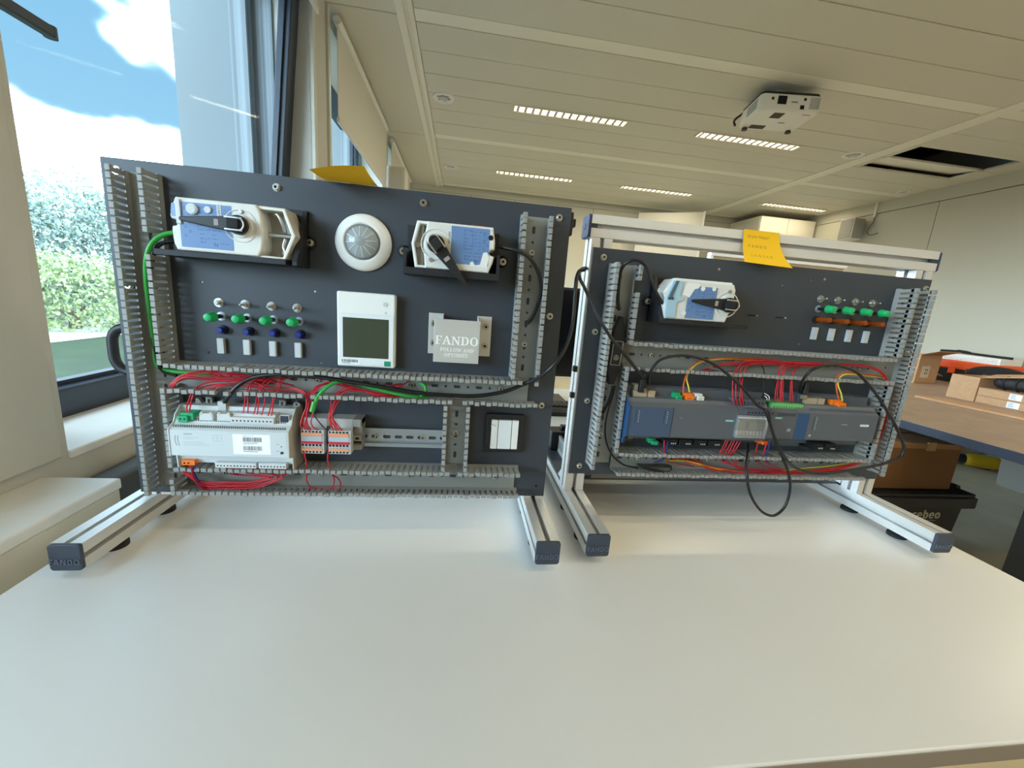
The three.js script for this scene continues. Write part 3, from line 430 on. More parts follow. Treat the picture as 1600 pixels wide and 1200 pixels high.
// slotted cable ducts: a slotted base, two low walls and a row of fingers on each
const fingerG = merge(mm(-3.1, 3.1, -0.9, 0.9, 9, 39, 0), mm(-4.2, 4.2, -1.1, 5.6, 34.5, 42, 0.6), mm(-3.1, 3.1, 0.9, 1.8, 33, 36, 0));
const fingerW = merge(mm(-3.1, 3.1, -0.9, 0.9, 9, 36, 0), mm(-4.4, 4.4, -0.9, 0.9, 30, 41, 0), mm(-4.25, 4.25, -1.1, 5.4, 35.5, 42, 0.6));
function duct(r, label, dir, a, b, walls, base, pitch = 0.01, G = fingerG) {
  // dir 'v': runs along v from a to b with walls at u = walls[i].at; dir 'h': runs along u
  const o = thing('cable_duct', label, 'cable duct', at(r, 0, 0, 0)), lo = Math.min(...walls.map((w) => w.at)), hi = Math.max(...walls.map((w) => w.at));
  const bs = dir === 'v' ? shapeOf([[lo - 0.001, base[0]], [hi + 0.001, base[0]], [hi + 0.001, base[1]], [lo - 0.001, base[1]]]) : shapeOf([[base[0], lo - 0.001], [base[1], lo - 0.001], [base[1], hi + 0.001], [base[0], hi + 0.001]]);
  const mid = (lo + hi) / 2; let k = 0;
  for (let s = base[0] + 0.018; s < base[1] - 0.012; s += 0.02, k++) {
    if (k % 2) { const h = new THREE.Path(); h.absarc(dir === 'v' ? mid : s, dir === 'v' ? s : mid, 0.0024, 0, Math.PI * 2, true); bs.holes.push(h); }
    else bs.holes.push(dir === 'v' ? holeRect(mid - 0.0027, mid + 0.0027, s - 0.0062, s + 0.0062, 0.0026) : holeRect(s - 0.0062, s + 0.0062, mid - 0.0027, mid + 0.0027, 0.0026));
  }
  part('base', ext(bs, 0.0003, 0.0018), M.ductBase, o);
  for (let sx = base[0] + 0.058; sx < base[1] - 0.03; sx += 0.16) screw(o, dir === 'v' ? mid : sx, dir === 'v' ? sx + 0.003 : mid, 0.0012).scale.setScalar(0.8);
  for (const w of walls) {
    const inward = w.at === lo ? 1 : -1;
    for (const [s0, s1] of w.segs) {
      part('side_wall', dir === 'v' ? lim(w.at - 0.0009, w.at + 0.0009, s0, s1, 0.0003, 0.0105) : lim(s0, s1, w.at - 0.0009, w.at + 0.0009, 0.0003, 0.0105), M.duct, o);
      const n = Math.max(1, Math.round((s1 - s0) / pitch)), st = (s1 - s0) / n;
      for (let i = 0; i < n; i++) {
        const s = s0 + (i + 0.5) * st; if (w.gaps?.some(([p, q]) => s > p && s < q)) continue;
        const f = part('finger', G, M.duct, o);
        if (dir === 'v') { f.position.set(w.at, s, 0); f.rotation.z = inward > 0 ? -Math.PI / 2 : Math.PI / 2; } else { f.position.set(s, w.at, 0); f.rotation.z = inward > 0 ? 0 : Math.PI; }
        f.rotation.x += (hash2(i, Math.round(w.at * 1e4)) - 0.5) * 0.05;
      }
    }
  }
  return o;
}
duct('L', 'long grey vertical cable duct along the left edge of the left board', 'v', 0, 0, [{ at: 0.037, segs: [[0.0135, 0.522]] }, { at: 0.0815, segs: [[0.236, 0.522], [0.0645, 0.2], [0.0145, 0.044]], gaps: [[0.404, 0.435]] }], [0.0135, 0.522], 0.01);
duct('L', 'grey horizontal cable duct across the middle of the left board with red wires', 'h', 0, 0, [{ at: 0.238, segs: [[0.083, 0.655]] }, { at: 0.1935, segs: [[0.085, 0.535], [0.551, 0.6855]], gaps: [[0.158, 0.167], [0.176, 0.184], [0.292, 0.3]] }], [0.0825, 0.672], 0.0103);
duct('L', 'grey vertical cable duct at the upper right of the left board', 'v', 0, 0, [{ at: 0.6345, segs: [[0.2415, 0.519]] }, { at: 0.682, segs: [[0.2315, 0.517]] }], [0.2395, 0.519], 0.01);
duct('L', 'short grey vertical cable duct between DIN rail and light switch', 'v', 0, 0, [{ at: 0.5205, segs: [[0.0665, 0.190]] }, { at: 0.5645, segs: [[0.0665, 0.190]] }], [0.0665, 0.1915], 0.0112);
duct('L', 'grey horizontal cable duct along the bottom edge of the left board', 'h', 0, 0, [{ at: 0.0645, segs: [[0.0825, 0.5355], [0.548, 0.665]] }, { at: 0.0170, segs: [[0.083, 0.665]] }], [0.083, 0.66], 0.0102);
duct('R', 'grey vertical cable duct at the left edge of the right board with black adapter inside', 'v', 0, 0, [{ at: 0.0335, segs: [[0.027, 0.426]] }, { at: 0.0825, segs: [[0.2785, 0.426], [0.0625, 0.2385]], gaps: [[0.374, 0.392]] }], [0.027, 0.426], 0.01, fingerW);
duct('R', 'grey horizontal cable duct across the middle of the right board', 'h', 0, 0, [{ at: 0.284, segs: [[0.084, 0.66]] }, { at: 0.2315, segs: [[0.085, 0.665]], gaps: [[0.108, 0.118], [0.4, 0.405]] }], [0.084, 0.661], 0.0101);
duct('R', 'grey horizontal cable duct along the bottom of the right board with red wires', 'h', 0, 0, [{ at: 0.0625, segs: [[0.087, 0.662]] }, { at: 0.0150, segs: [[0.0875, 0.66]] }], [0.0875, 0.66], 0.0101);
duct('R', 'grey vertical cable duct at the right edge of the right board', 'v', 0, 0, [{ at: 0.6615, segs: [[0.287, 0.4285], [0.0625, 0.2375]] }, { at: 0.7065, segs: [[0.024, 0.4285]] }], [0.024, 0.4285], 0.0098, fingerW);
{ const d = thing('rear_cable_duct', 'grey cable duct lying on the plate behind the right board', 'cable duct', [0.29, T + 0.0597, -0.92]); d.rotation.x = -Math.PI / 2; part('base', lim(-0.022, 0.022, -0.10, 0.10, 0, 0.002), M.ductBase, d); for (const s of [-1, 1]) { part('side_wall', lim(s * 0.02 - 0.001, s * 0.02 + 0.001, -0.1, 0.1, 0, 0.011), M.duct, d); for (let i = 0; i < 20; i++) { const f = part('finger', fingerG, M.duct, d); f.position.set(s * 0.02, -0.095 + i * 0.01, 0); f.rotation.z = s < 0 ? -Math.PI / 2 : Math.PI / 2; } } }
{ const p = thing('power_supply', 'black box on the plate behind the right board', 'power supply', [0.30, T + 0.0597, -1.005]); part('body', rlim(-0.05, 0.06, 0, 0.05, -0.022, 0.03, 0.003), M.black, p); part('plug', rlim(-0.02, 0.0, 0.05, 0.06, -0.01, 0.01, 0.002), M.black, p); }

// ------------------------------------------------------------------ control row: toggles, knobs, buttons, bar displays
const nutG = (r, h) => mmc(r, r, 0.3, h, 0, 0, 6), ORD = ['first', 'second', 'third', 'fourth'];
function controls(r, us, v, lever, btnMat, btnDark, btnLen, btnName, barV, kv, bv) {
  const W = RIG[r].word;
  us.forEach((u, i) => {
    const t = thing('toggle_switch', `chrome toggle switch, ${ORD[i]} from the left on the ${W} board`, 'switch', at(r, u, v)), n = part('nut', [nutG(6.6, 2.6).rotateZ(0.4 + i * 0.5), mmc(7.4, 7.4, 0, 0.6, 0, 0)], M.steel, t);
    part('bushing', [mmc(4.2, 4.2, 0, 6, 0, 0), mmc(3.2, 2.4, 6, 7.5, 0, 0)], M.steelDull, t);
    const l = part('lever', [mmc(1.1, 1.9, 5, 21, 0, 0, 14), new THREE.SphereGeometry(0.0019, 14, 10).translate(0, 0, 0.021)], M.steel, t); l.rotation.y = lever[i];
    const k = thing('control_knob', `green control knob on a black shaft, ${ORD[i]} from the left on the ${W} board`, 'knob', at(r, u + (r === 'L' ? 0.002 : 0), kv));
    part('nut', [nutG(6.4, 2.4).rotateZ(i * 0.4), mmc(7.2, 7.2, 0, 0.5, 0, 0)], M.zinc, k); part('shaft', [mmc(3.6, 3.6, 0, 8, 0, 0), mmc(3, 3, 8, 27, 0, 0)], M.black, k);
    const kn = part('cap', [new THREE.LatheGeometry([[0, 0.0215], [0.0072, 0.0235], [0.0079, 0.0225], [0.0079, 0.0255], [0.0070, 0.0265], [0.0060, 0.0365], [0.0053, 0.0385], [0, 0.0388]].map((p) => new THREE.Vector2(...p)), 28).rotateX(Math.PI / 2), mm(-0.6, 0.6, -7.4, -4.5, 24, 37, 0.3)], M.green, k); kn.rotation.z = i * 0.3 - 0.3;
    const b = thing('push_button', `${btnName}, ${ORD[i]} from the left on the ${W} board`, 'button', at(r, u + (r === 'L' ? 0.0042 : 0), bv));
    part('bezel', [mmc(8, 8, 0, 2, 0, 0, 24), mmc(7.2, 6.4, 2, 6, 0, 0, 24)], btnDark, b); part('cap', [mmc(5.0, 5.0, 6, btnLen, 0, 0, 24), mmc(5.0, 4.2, btnLen, btnLen + 1, 0, 0, 24)], btnMat, b);
    const d = thing('bar_display', `pale ten-segment bar display, ${ORD[i]} from the left on the ${W} board`, 'display', at(r, u + 0.0008, barV));
    part('body', mm(-5.2, 5.2, -12.6, 12.6, 0, 6.5, 0.4), M.palegrey, d); for (let q = 0; q < 10; q++) part('segment', mm(-3.4, 3.4, -11.6 + q * 2.4, -10.2 + q * 2.4, 6.3, 6.75, 0), M.lightgrey, d);
  });
}
controls('L', [0.149, 0.189, 0.2295, 0.2697], 0.3375, [0.42, 0.12, 0.13, 0.12], M.blueCap, std('#0b1338', 0.4), 13, 'dark blue push button', 0.2672, 0.3157, 0.2938);
controls('R', [0.4905, 0.5305, 0.572, 0.613], 0.3945, [-0.26, -0.24, -0.22, -0.2], M.amber, M.amberDark, 34, 'amber push button', 0.3242, 0.3745, 0.3527);
for (const [i, u] of [0.3496, 0.4118].entries()) { const b = thing('long_screw', i ? 'thin screw pin standing out of the right board, nearer the amber buttons' : 'thin screw pin standing out of the right board, nearer the actuator', 'screw', at('R', u - 0.013, 0.3508)); part('shank', mmc(1.1, 1.1, 0, 24, 0, 0, 10), M.slotDark, b); part('tip', [mmc(1.5, 1.5, 23, 26, 0, 0, 12), new THREE.SphereGeometry(0.0015, 12, 8).translate(0, 0, 0.026)], M.steel, b); }

// ------------------------------------------------------------------ presence sensor, room panel, name plate, light switch
{
  const s = thing('presence_sensor', 'round white presence sensor with a clear faceted dome on the left board', 'sensor', at('L', 0.3773, 0.451));
  part('ring', new THREE.LatheGeometry([[0.026, 0.0], [0.045, 0.0], [0.0448, 0.004], [0.040, 0.009], [0.032, 0.0125], [0.0285, 0.0135], [0.0275, 0.010]].map((p) => new THREE.Vector2(...p)), 64).rotateX(Math.PI / 2), M.white, s);
  const dome = new THREE.SphereGeometry(0.0275, 40, 20, 0, Math.PI * 2, 0, Math.PI / 2).rotateX(Math.PI / 2).scale(1, 1, 0.62).translate(0, 0, 0.010);
  part('dome', dome, new THREE.MeshPhysicalMaterial({ color: '#e9eef0', roughness: 0.12, transmission: 0.75, thickness: 0.002, ior: 1.45 }), s);
  part('reflector', new THREE.ConeGeometry(0.022, 0.012, 24).rotateX(Math.PI / 2).translate(0, 0, 0.015), std('#9fa9ad', 0.5), s);
  for (let i = 0; i < 12; i++) part('facet_rib', tube([[0.008, 0, 0.0268], [0.017, 0, 0.0236], [0.024, 0, 0.0186]], 0.0005, 8, 5).rotateZ(i * Math.PI / 6 + 0.1), M.white, s);
  part('reset_tab', mm(-10, -6, -26.5, -23.5, 12, 15, 0.6), M.greyPlastic, s);
}
{
  const p = thing('room_panel', 'white wall panel with a dark grey-green display and barcode label', 'thermostat', at('L', 0.3374, 0.2462));
  part('housing', mm(0, 94.5, 0, 125, 0, 17, 3, 2), M.white, p); part('lower_frame', mm(2.5, 92, 3, 90, 16.6, 17.8, 0.6), std('#dfe3e4', 0.4), p); part('display', mm(9.5, 84, 16, 83, 17.2, 18.3, 0.4), M.screen, p);
  part('label', plate(0.030, 0.0095, 0.0205, 0.0088, 0.01795), printed(0.030, 0.0095, (x, w, h) => { x.fillStyle = '#eceeec'; x.fillRect(0, 0, w, h); x.fillStyle = '#22252a'; for (let i = 1.5; i < w - 2; i += 0.9) x.fillRect(i, 1.2, 0.3 + 0.4 * rnd(), 5); x.fillRect(2, 7.2, 14, 0.8); }, 12), p);
  part('green_mark', mm(77, 88, 3.2, 12, 17.5, 18.1, 0.3), std('#0f8a63', 0.5), p); part('sensor_eye', [mmc(3.8, 3.8, 16.5, 17.6, 78, 108), mmc(2.4, 2.4, 17.5, 17.9, 78, 108)], M.lightgrey, p); part('led', mmc(1.8, 1.8, 16.5, 17.4, 79, 94), M.palegrey, p);
}
{
  const p = thing('name_plate', 'bent bare aluminium plate with engraved lettering on the left board', 'plate', at('L', 0.4863, 0.2575));
  const al = std('#d6d7d5', 0.4, { metalness: 0.5, roughnessMap: mottle, bumpMap: mottle, bumpScale: 0.0002 });
  for (const [a, b] of [[0, 26], [84, 110]]) part('back_flange', mm(a, b, 17, 88, 0, 2, 0.4), al, p); for (const [a, b] of [[24, 26], [84, 86]]) part('web', mm(a, b, 14, 86, 0, 24, 0.4), al, p);
  part('face', mm(11, 89, 6, 80, 24, 26, 0.5), al, p);
  const wm = std('#f2f2ef', 0.6);
  part('lettering', text3('FANDO', 0.0145, 0.0005, serif), wm, p).position.set(0.050, 0.0445, 0.02585);
  part('lettering', text3('FOLLOW AND', 0.0058, 0.0005, serif), wm, p).position.set(0.051, 0.0285, 0.02585); part('lettering', text3('OPTIMIZE', 0.0058, 0.0005, serif), wm, p).position.set(0.050, 0.0195, 0.02585);
  for (const [x, y] of [[10, 36], [10, 70], [100, 36], [100, 70]]) screw(p, x / 1e3, y / 1e3, 0.002);
  const s = thing('light_switch', 'square black light switch with a white rocker module on the left board', 'switch', at('L', 0.5965, 0.0945));
  part('frame', [ext((() => { const q = rrect(0, 0.0735, 0, 0.0745, 0.006); q.holes.push(holeRect(0.010, 0.0625, 0.0065, 0.0645)); return q; })(), 0, 0.010, 0.0015)], M.black, s);
  part('backing', mm(10, 63, 6, 65, 0, 6, 0), M.black, s);
  for (const [a, b, m] of [[11, 23, M.white], [24.2, 48.8, std('#e1e5e6', 0.4)], [50, 62, M.white]]) part('rocker', mm(a, b, 7.2, 63.6, 5, 12, 1), m, s);
  part('tab', mm(10, 18, 50, 54, 11, 14, 1), M.white, s);
}
// ------------------------------------------------------------------ damper actuators and their brackets
function pointer(o, x, y, z, ang, len, tipR) {
  const p = new THREE.Group(); p.name = 'pointer'; p.position.set(x, y, z); p.rotation.z = ang; o.add(p);
  const s = new THREE.Shape(); s.absarc(0, 0, 0.0135, -2.2, 2.2); s.lineTo(-len, tipR); s.absarc(-len, 0, tipR, Math.PI / 2, Math.PI * 1.5); s.closePath();
  part('arm', ext(s, 0, 0.007, 0.0012), M.black, p); part('hub', [cylz(0.0115, 0.0105, 0.004, 0.014, 0, 0, 24), rlim(-0.010, 0.006, -0.0065, 0.0065, 0.008, 0.0165, 0.0015)], M.blackMatte, p);
  part('clip', [rlim(-0.013, 0.010, 0.0070, 0.0095, 0.013, 0.0152, 0.0006), rlim(-0.013, 0.010, -0.0095, -0.0070, 0.013, 0.0152, 0.0006), new THREE.TorusGeometry(0.0085, 0.0011, 6, 16, Math.PI).rotateZ(-Math.PI / 2).translate(0.004, 0, 0.0145)], M.steel, p);
  part('scale_chip', rlim(-0.0305, -0.0245, -0.0045, 0.0045, 0.0065, 0.0076, 0.0004), std('#9a8f8a', 0.6), p);
  return p;
}
const actLabel = (w, h, flip) => printed(w, h, (x, W, H) => {
  x.fillStyle = '#6484b2'; x.fillRect(0, 0, W, H); x.fillStyle = '#3d5a8c';
  for (let j = 0; j < 9; j++) for (let i = 0; i < 5; i++) if (rnd() > 0.25) x.fillRect(W * (0.36 + i * 0.12), H * (0.10 + j * 0.095), W * 0.05 + rnd() * W * 0.05, 0.8);
  x.strokeStyle = '#33507f'; x.lineWidth = 0.5; x.strokeRect(W * 0.34, H * 0.08, W * 0.22, H * 0.5);
  for (let i = 0; i < 7; i++) { x.beginPath(); x.arc(W * (flip ? 0.86 : 0.10) + (i % 2) * 6, H * (0.14 + i * 0.1), 1.6, 0, 7); x.stroke(); }
  x.beginPath(); x.arc(W * 0.42, H * 0.82, 3.2, 0, 7); x.stroke(); x.font = 'bold 5px sans-serif'; x.fillStyle = '#22395f'; x.fillText('CE', W * 0.62, H * 0.93);
}, 10);
const brandV = (col = '#1c2733', bg = '#d8dad8') => printed(0.006, 0.030, (x, w, h) => { x.fillStyle = bg; x.fillRect(0, 0, w, h); x.fillStyle = col; x.translate(1.6, 1.5); x.rotate(Math.PI / 2); x.font = 'bold 5px sans-serif'; x.fillText('SIEMENS', 0, 0, 26); }, 14);
const brandH = (w, h, bg, fg) => printed(w, h, (x, W, H) => { x.fillStyle = bg; x.fillRect(0, 0, W, H); x.fillStyle = fg; x.font = `bold ${H * 0.82}px sans-serif`; x.fillText('SIEMENS', W * 0.07, H * 0.79, W * 0.86); }, 16);
{
  const br = thing('actuator_bracket', 'dark blue-black printed bracket under the upper left actuator', 'bracket', at('L', 0.0955, 0.4035));
  part('shelf', mm(0, 180, 0, 8.5, 0, 54, 0.8), M.printBlack, br); part('back_plate', mm(4, 196, 8, 88, 0, 5, 0.6), M.printBlack, br);
  part('gusset', [alongU([[0, 0], [54, 0], [54, 6], [6, 86], [0, 86]], 189.5, 196)], M.printBlack, br);
  part('ear', [mmc(9.5, 9.5, 0, 5, 199, 40, 24), mm(190, 199, 31, 49, 0, 5, 0)], M.printBlack, br); screw(br, 0.199, 0.040, 0.005);
  const a = thing('damper_actuator', 'white damper actuator with die-cast end and black pointer, upper left on the left board', 'actuator', at('L', 0.1215, 0.4125, 0.006));
  const hs = mms([[6, 0], [116, 0], [122, 10], [125, 36], [122, 62], [116, 73], [9, 73], [3, 60], [0, 48], [1, 43.5], [7, 42], [9.5, 38], [7, 34], [2, 33], [1, 28], [2, 10]]);
  part('housing', ext(hs, 0.002, 0.048, 0.003, 3), M.offwhite, a);
  const rim = mms([[100, -2], [152, -3], [168, 34], [154, 72], [100, 73]]); rim.holes.push(new THREE.Path(mms([[104, 3], [149, 2], [162, 34], [151, 67], [104, 68]]).getPoints().reverse()));
  part('casting_rim', ext(rim, 0.0, 0.044, 0.0012), std('#d7d3c8', 0.4, { metalness: 0.3 }), a); part('casting', ext(mms([[104, 0], [150, -1], [164, 34], [152, 69], [104, 70]]), 0, 0.018), M.steelDull, a);
  part('spring_rod', [new THREE.CylinderGeometry(0.0035, 0.0035, 0.045, 16).rotateZ(Math.PI / 2).translate(0.142, 0.034, 0.030), tube([[0.134, 0.064, 0.03], [0.139, 0.064, 0.032], [0.145, 0.052, 0.032], [0.148, 0.040, 0.03]], 0.0028), tube([[0.148, 0.03, 0.03], [0.145, 0.018, 0.03], [0.15, 0.008, 0.032]], 0.0026)], M.steel, a);
  part('boss', [mmc(5, 5, 10, 30, 150, 58), mmc(5, 5, 10, 30, 148, 9)], M.steelDull, a);
  part('blue_label', plate(0.070, 0.062, 0.048, 0.036, 0.0483), actLabel(0.070, 0.062, false), a); part('end_label', ext(mms([[4, 64], [9, 64], [9, 46], [3, 46], [2, 52]]), 0.0478, 0.0483), std('#7c9ac4', 0.5), a);
  part('rib', mm(9.5, 16, 36, 70, 47.5, 50.5, 0.8), M.lightgrey, a); part('button', [mmc(8, 7.4, 47.5, 51, 31, 58, 28), mmc(5.8, 5.8, 50, 51.8, 31, 58, 28), mmc(4.6, 4.6, 47.5, 50, 51.5, 59, 22)], M.lightgrey, a); part('screw', [mmc(3, 3, 48, 50.2, 95, 61)], M.steelDull, a); part('brand', plate(0.0055, 0.028, 0.0662, 0.055, 0.0486), brandV(), a);
  part('dial_ring', [new THREE.TorusGeometry(0.0225, 0.0008, 8, 40).translate(0.094, 0.041, 0.0482), mmc(17, 16, 48, 50.5, 94, 41, 32)], M.offwhite, a);
  pointer(a, 0.094, 0.0415, 0.051, -0.02, 0.074, 0.0028);
}
{
  const br = thing('actuator_bracket', 'black printed bracket under the white actuator right of the presence sensor', 'bracket', at('L', 0.4475, 0.4055));
  part('shelf', mm(0, 152, 0, 11, 0, 54, 0.8), M.printBlack, br); part('back_plate', mm(0, 152, 10, 80, 0, 5, 0.6), M.printBlack, br); for (const q of [0, 147]) part('side', mm(q, q + 5, 10, 40, 4, 52, 0.5), M.printBlack, br);
  part('ear', [mmc(9.5, 9.5, 0, 5, -6.5, 38, 24), mmc(9.5, 9.5, 0, 5, 161, 35, 24), mm(-6, 2, 28.5, 47.5, 0, 5, 0), mm(150, 161, 25.5, 44.5, 0, 5, 0)], M.printBlack, br); screw(br, -0.0065, 0.038, 0.005); screw(br, 0.161, 0.035, 0.005);
  const a = thing('damper_actuator', 'white damper actuator with a slanting black pointer right of the presence sensor', 'actuator', at('L', 0.4595, 0.4168, 0.006));
  const hs = mms([[22, 0], [122, 0], [128, 16], [130, 26], [124, 27.5], [121, 31], [124, 35.5], [130, 36.5], [130, 50], [126, 70], [24, 70], [18, 36]]);
  part('housing', ext(hs, 0.002, 0.048, 0.003, 3), M.offwhite, a);
  const rim = mms([[6, 0], [40, 0], [40, 70], [8, 70], [0, 36]]); rim.holes.push(new THREE.Path(mms([[10, 4], [36, 4], [36, 66], [12, 66], [4, 36]]).getPoints().reverse()));
  part('casting_rim', ext(rim, 0, 0.044, 0.0012), M.white, a); part('casting', ext(mms([[8, 2], [36, 2], [36, 68], [10, 68], [3, 36]]), 0, 0.022), M.steelDull, a);
  part('casting_web', [mm(2, 22, 33, 38, 20, 34, 1), mm(14, 18, 38, 66, 20, 32, 1), mm(14, 18, 4, 33, 20, 32, 1), mmc(4, 4, 20, 36, 9, 35)], M.steel, a);
  part('blue_label', plate(0.060, 0.056, 0.091, 0.0385, 0.0483), actLabel(0.060, 0.056, true), a); part('white_patch', ext(mms([[92, 8], [92, 14], [96, 16], [100, 10], [108, 12], [112, 30], [118, 32], [122, 24], [119, 8]]), 0.0478, 0.0486), M.white, a);
  part('cable_hole', [mmc(4.0, 4.0, 47.6, 48.6, 123, 54)], M.hole, a); part('screw', mmc(3.2, 3.2, 48, 50.2, 31, 13), M.steelDull, a); part('brand', plate(0.0055, 0.026, 0.0585, 0.046, 0.0486), brandV('#3a4048'), a); part('red_tab', mm(92, 112, 69, 72, 20, 40, 0.6), std('#9a2a22', 0.5), a);
  part('dial_ring', [new THREE.TorusGeometry(0.0225, 0.0008, 8, 40).translate(0.038, 0.037, 0.0482), mmc(17, 16, 48, 50.5, 38, 37, 32)], M.offwhite, a);
  pointer(a, 0.0385, 0.0365, 0.051, 2.27, 0.074, 0.0028);
}
{
  const br = thing('actuator_bracket', 'black printed bracket under the actuator on the right board', 'bracket', at('R', 0.122, 0.324));
  part('shelf', mm(6, 178, 0, 8.5, 0, 54, 0.8), M.printBlack, br); part('back_plate', mm(0, 140, 8, 84, 0, 5, 0.6), M.printBlack, br);
  part('gusset', [alongU([[0, 0], [54, 0], [54, 6], [6, 86], [0, 86]], 0, 6.5)], M.printBlack, br);
  part('ear', [mmc(9.5, 9.5, 0, 5, -4, 38, 24), mm(-4, 4, 29, 47, 0, 5, 0)], M.printBlack, br); screw(br, -0.004, 0.038, 0.005);
  const a = thing('damper_actuator', 'white damper actuator with a pale blue clear end cover on the right board', 'actuator', at('R', 0.1285, 0.333, 0.006));
  part('housing', ext(mms([[4, 0], [124, 0], [134, 30], [135, 60], [130, 70], [14, 72], [4, 60], [-6, 46], [-4, 42], [0, 36]]), 0.002, 0.047, 0.003, 3), M.offwhite, a);
  part('end_cover', [ext(mms([[4, 2], [22, 2], [22, 30], [34, 34], [34, 40], [26, 42], [30, 68], [10, 68], [0, 40]]), 0.045, 0.0495, 0.001)], std('#9fbfd0', 0.3), a);
  part('window_band', ext(mms([[4, 40], [14, 68], [20, 68], [11, 38]]), 0.049, 0.0503, 0.0004), std('#4d626e', 0.35), a); part('groove', mm(3, 14, 34, 39, 49, 50.6, 0.5), std('#3c4a52', 0.5), a);
  part('blue_label', plate(0.056, 0.058, 0.069, 0.0325, 0.0483), actLabel(0.056, 0.058, false), a); part('white_patch', [ext(mms([[36, 66], [62, 66], [60, 58], [52, 56], [48, 48], [44, 40], [36, 44], [30, 44], [34, 60]]), 0.0478, 0.0488), mmc(4.2, 4.2, 47.8, 49, 68, 58, 20), mmc(3.8, 3.8, 47.8, 49, 90, 59, 20), mmc(4.4, 4.4, 47.8, 49, 38, 12, 20)], M.white, a);
  part('screw', mmc(3, 3, 48, 50, 122, 57), M.steelDull, a); part('dial_ring', [new THREE.TorusGeometry(0.0225, 0.0008, 8, 40).translate(0.121, 0.033, 0.0472), mmc(17, 16, 47, 49.5, 121, 33, 32)], M.offwhite, a);
  part('top_rail', mm(14, 126, 68, 73, 30, 46, 1), M.white, a);
  pointer(a, 0.1215, 0.0325, 0.05, -0.04, 0.0715, 0.0026);
}
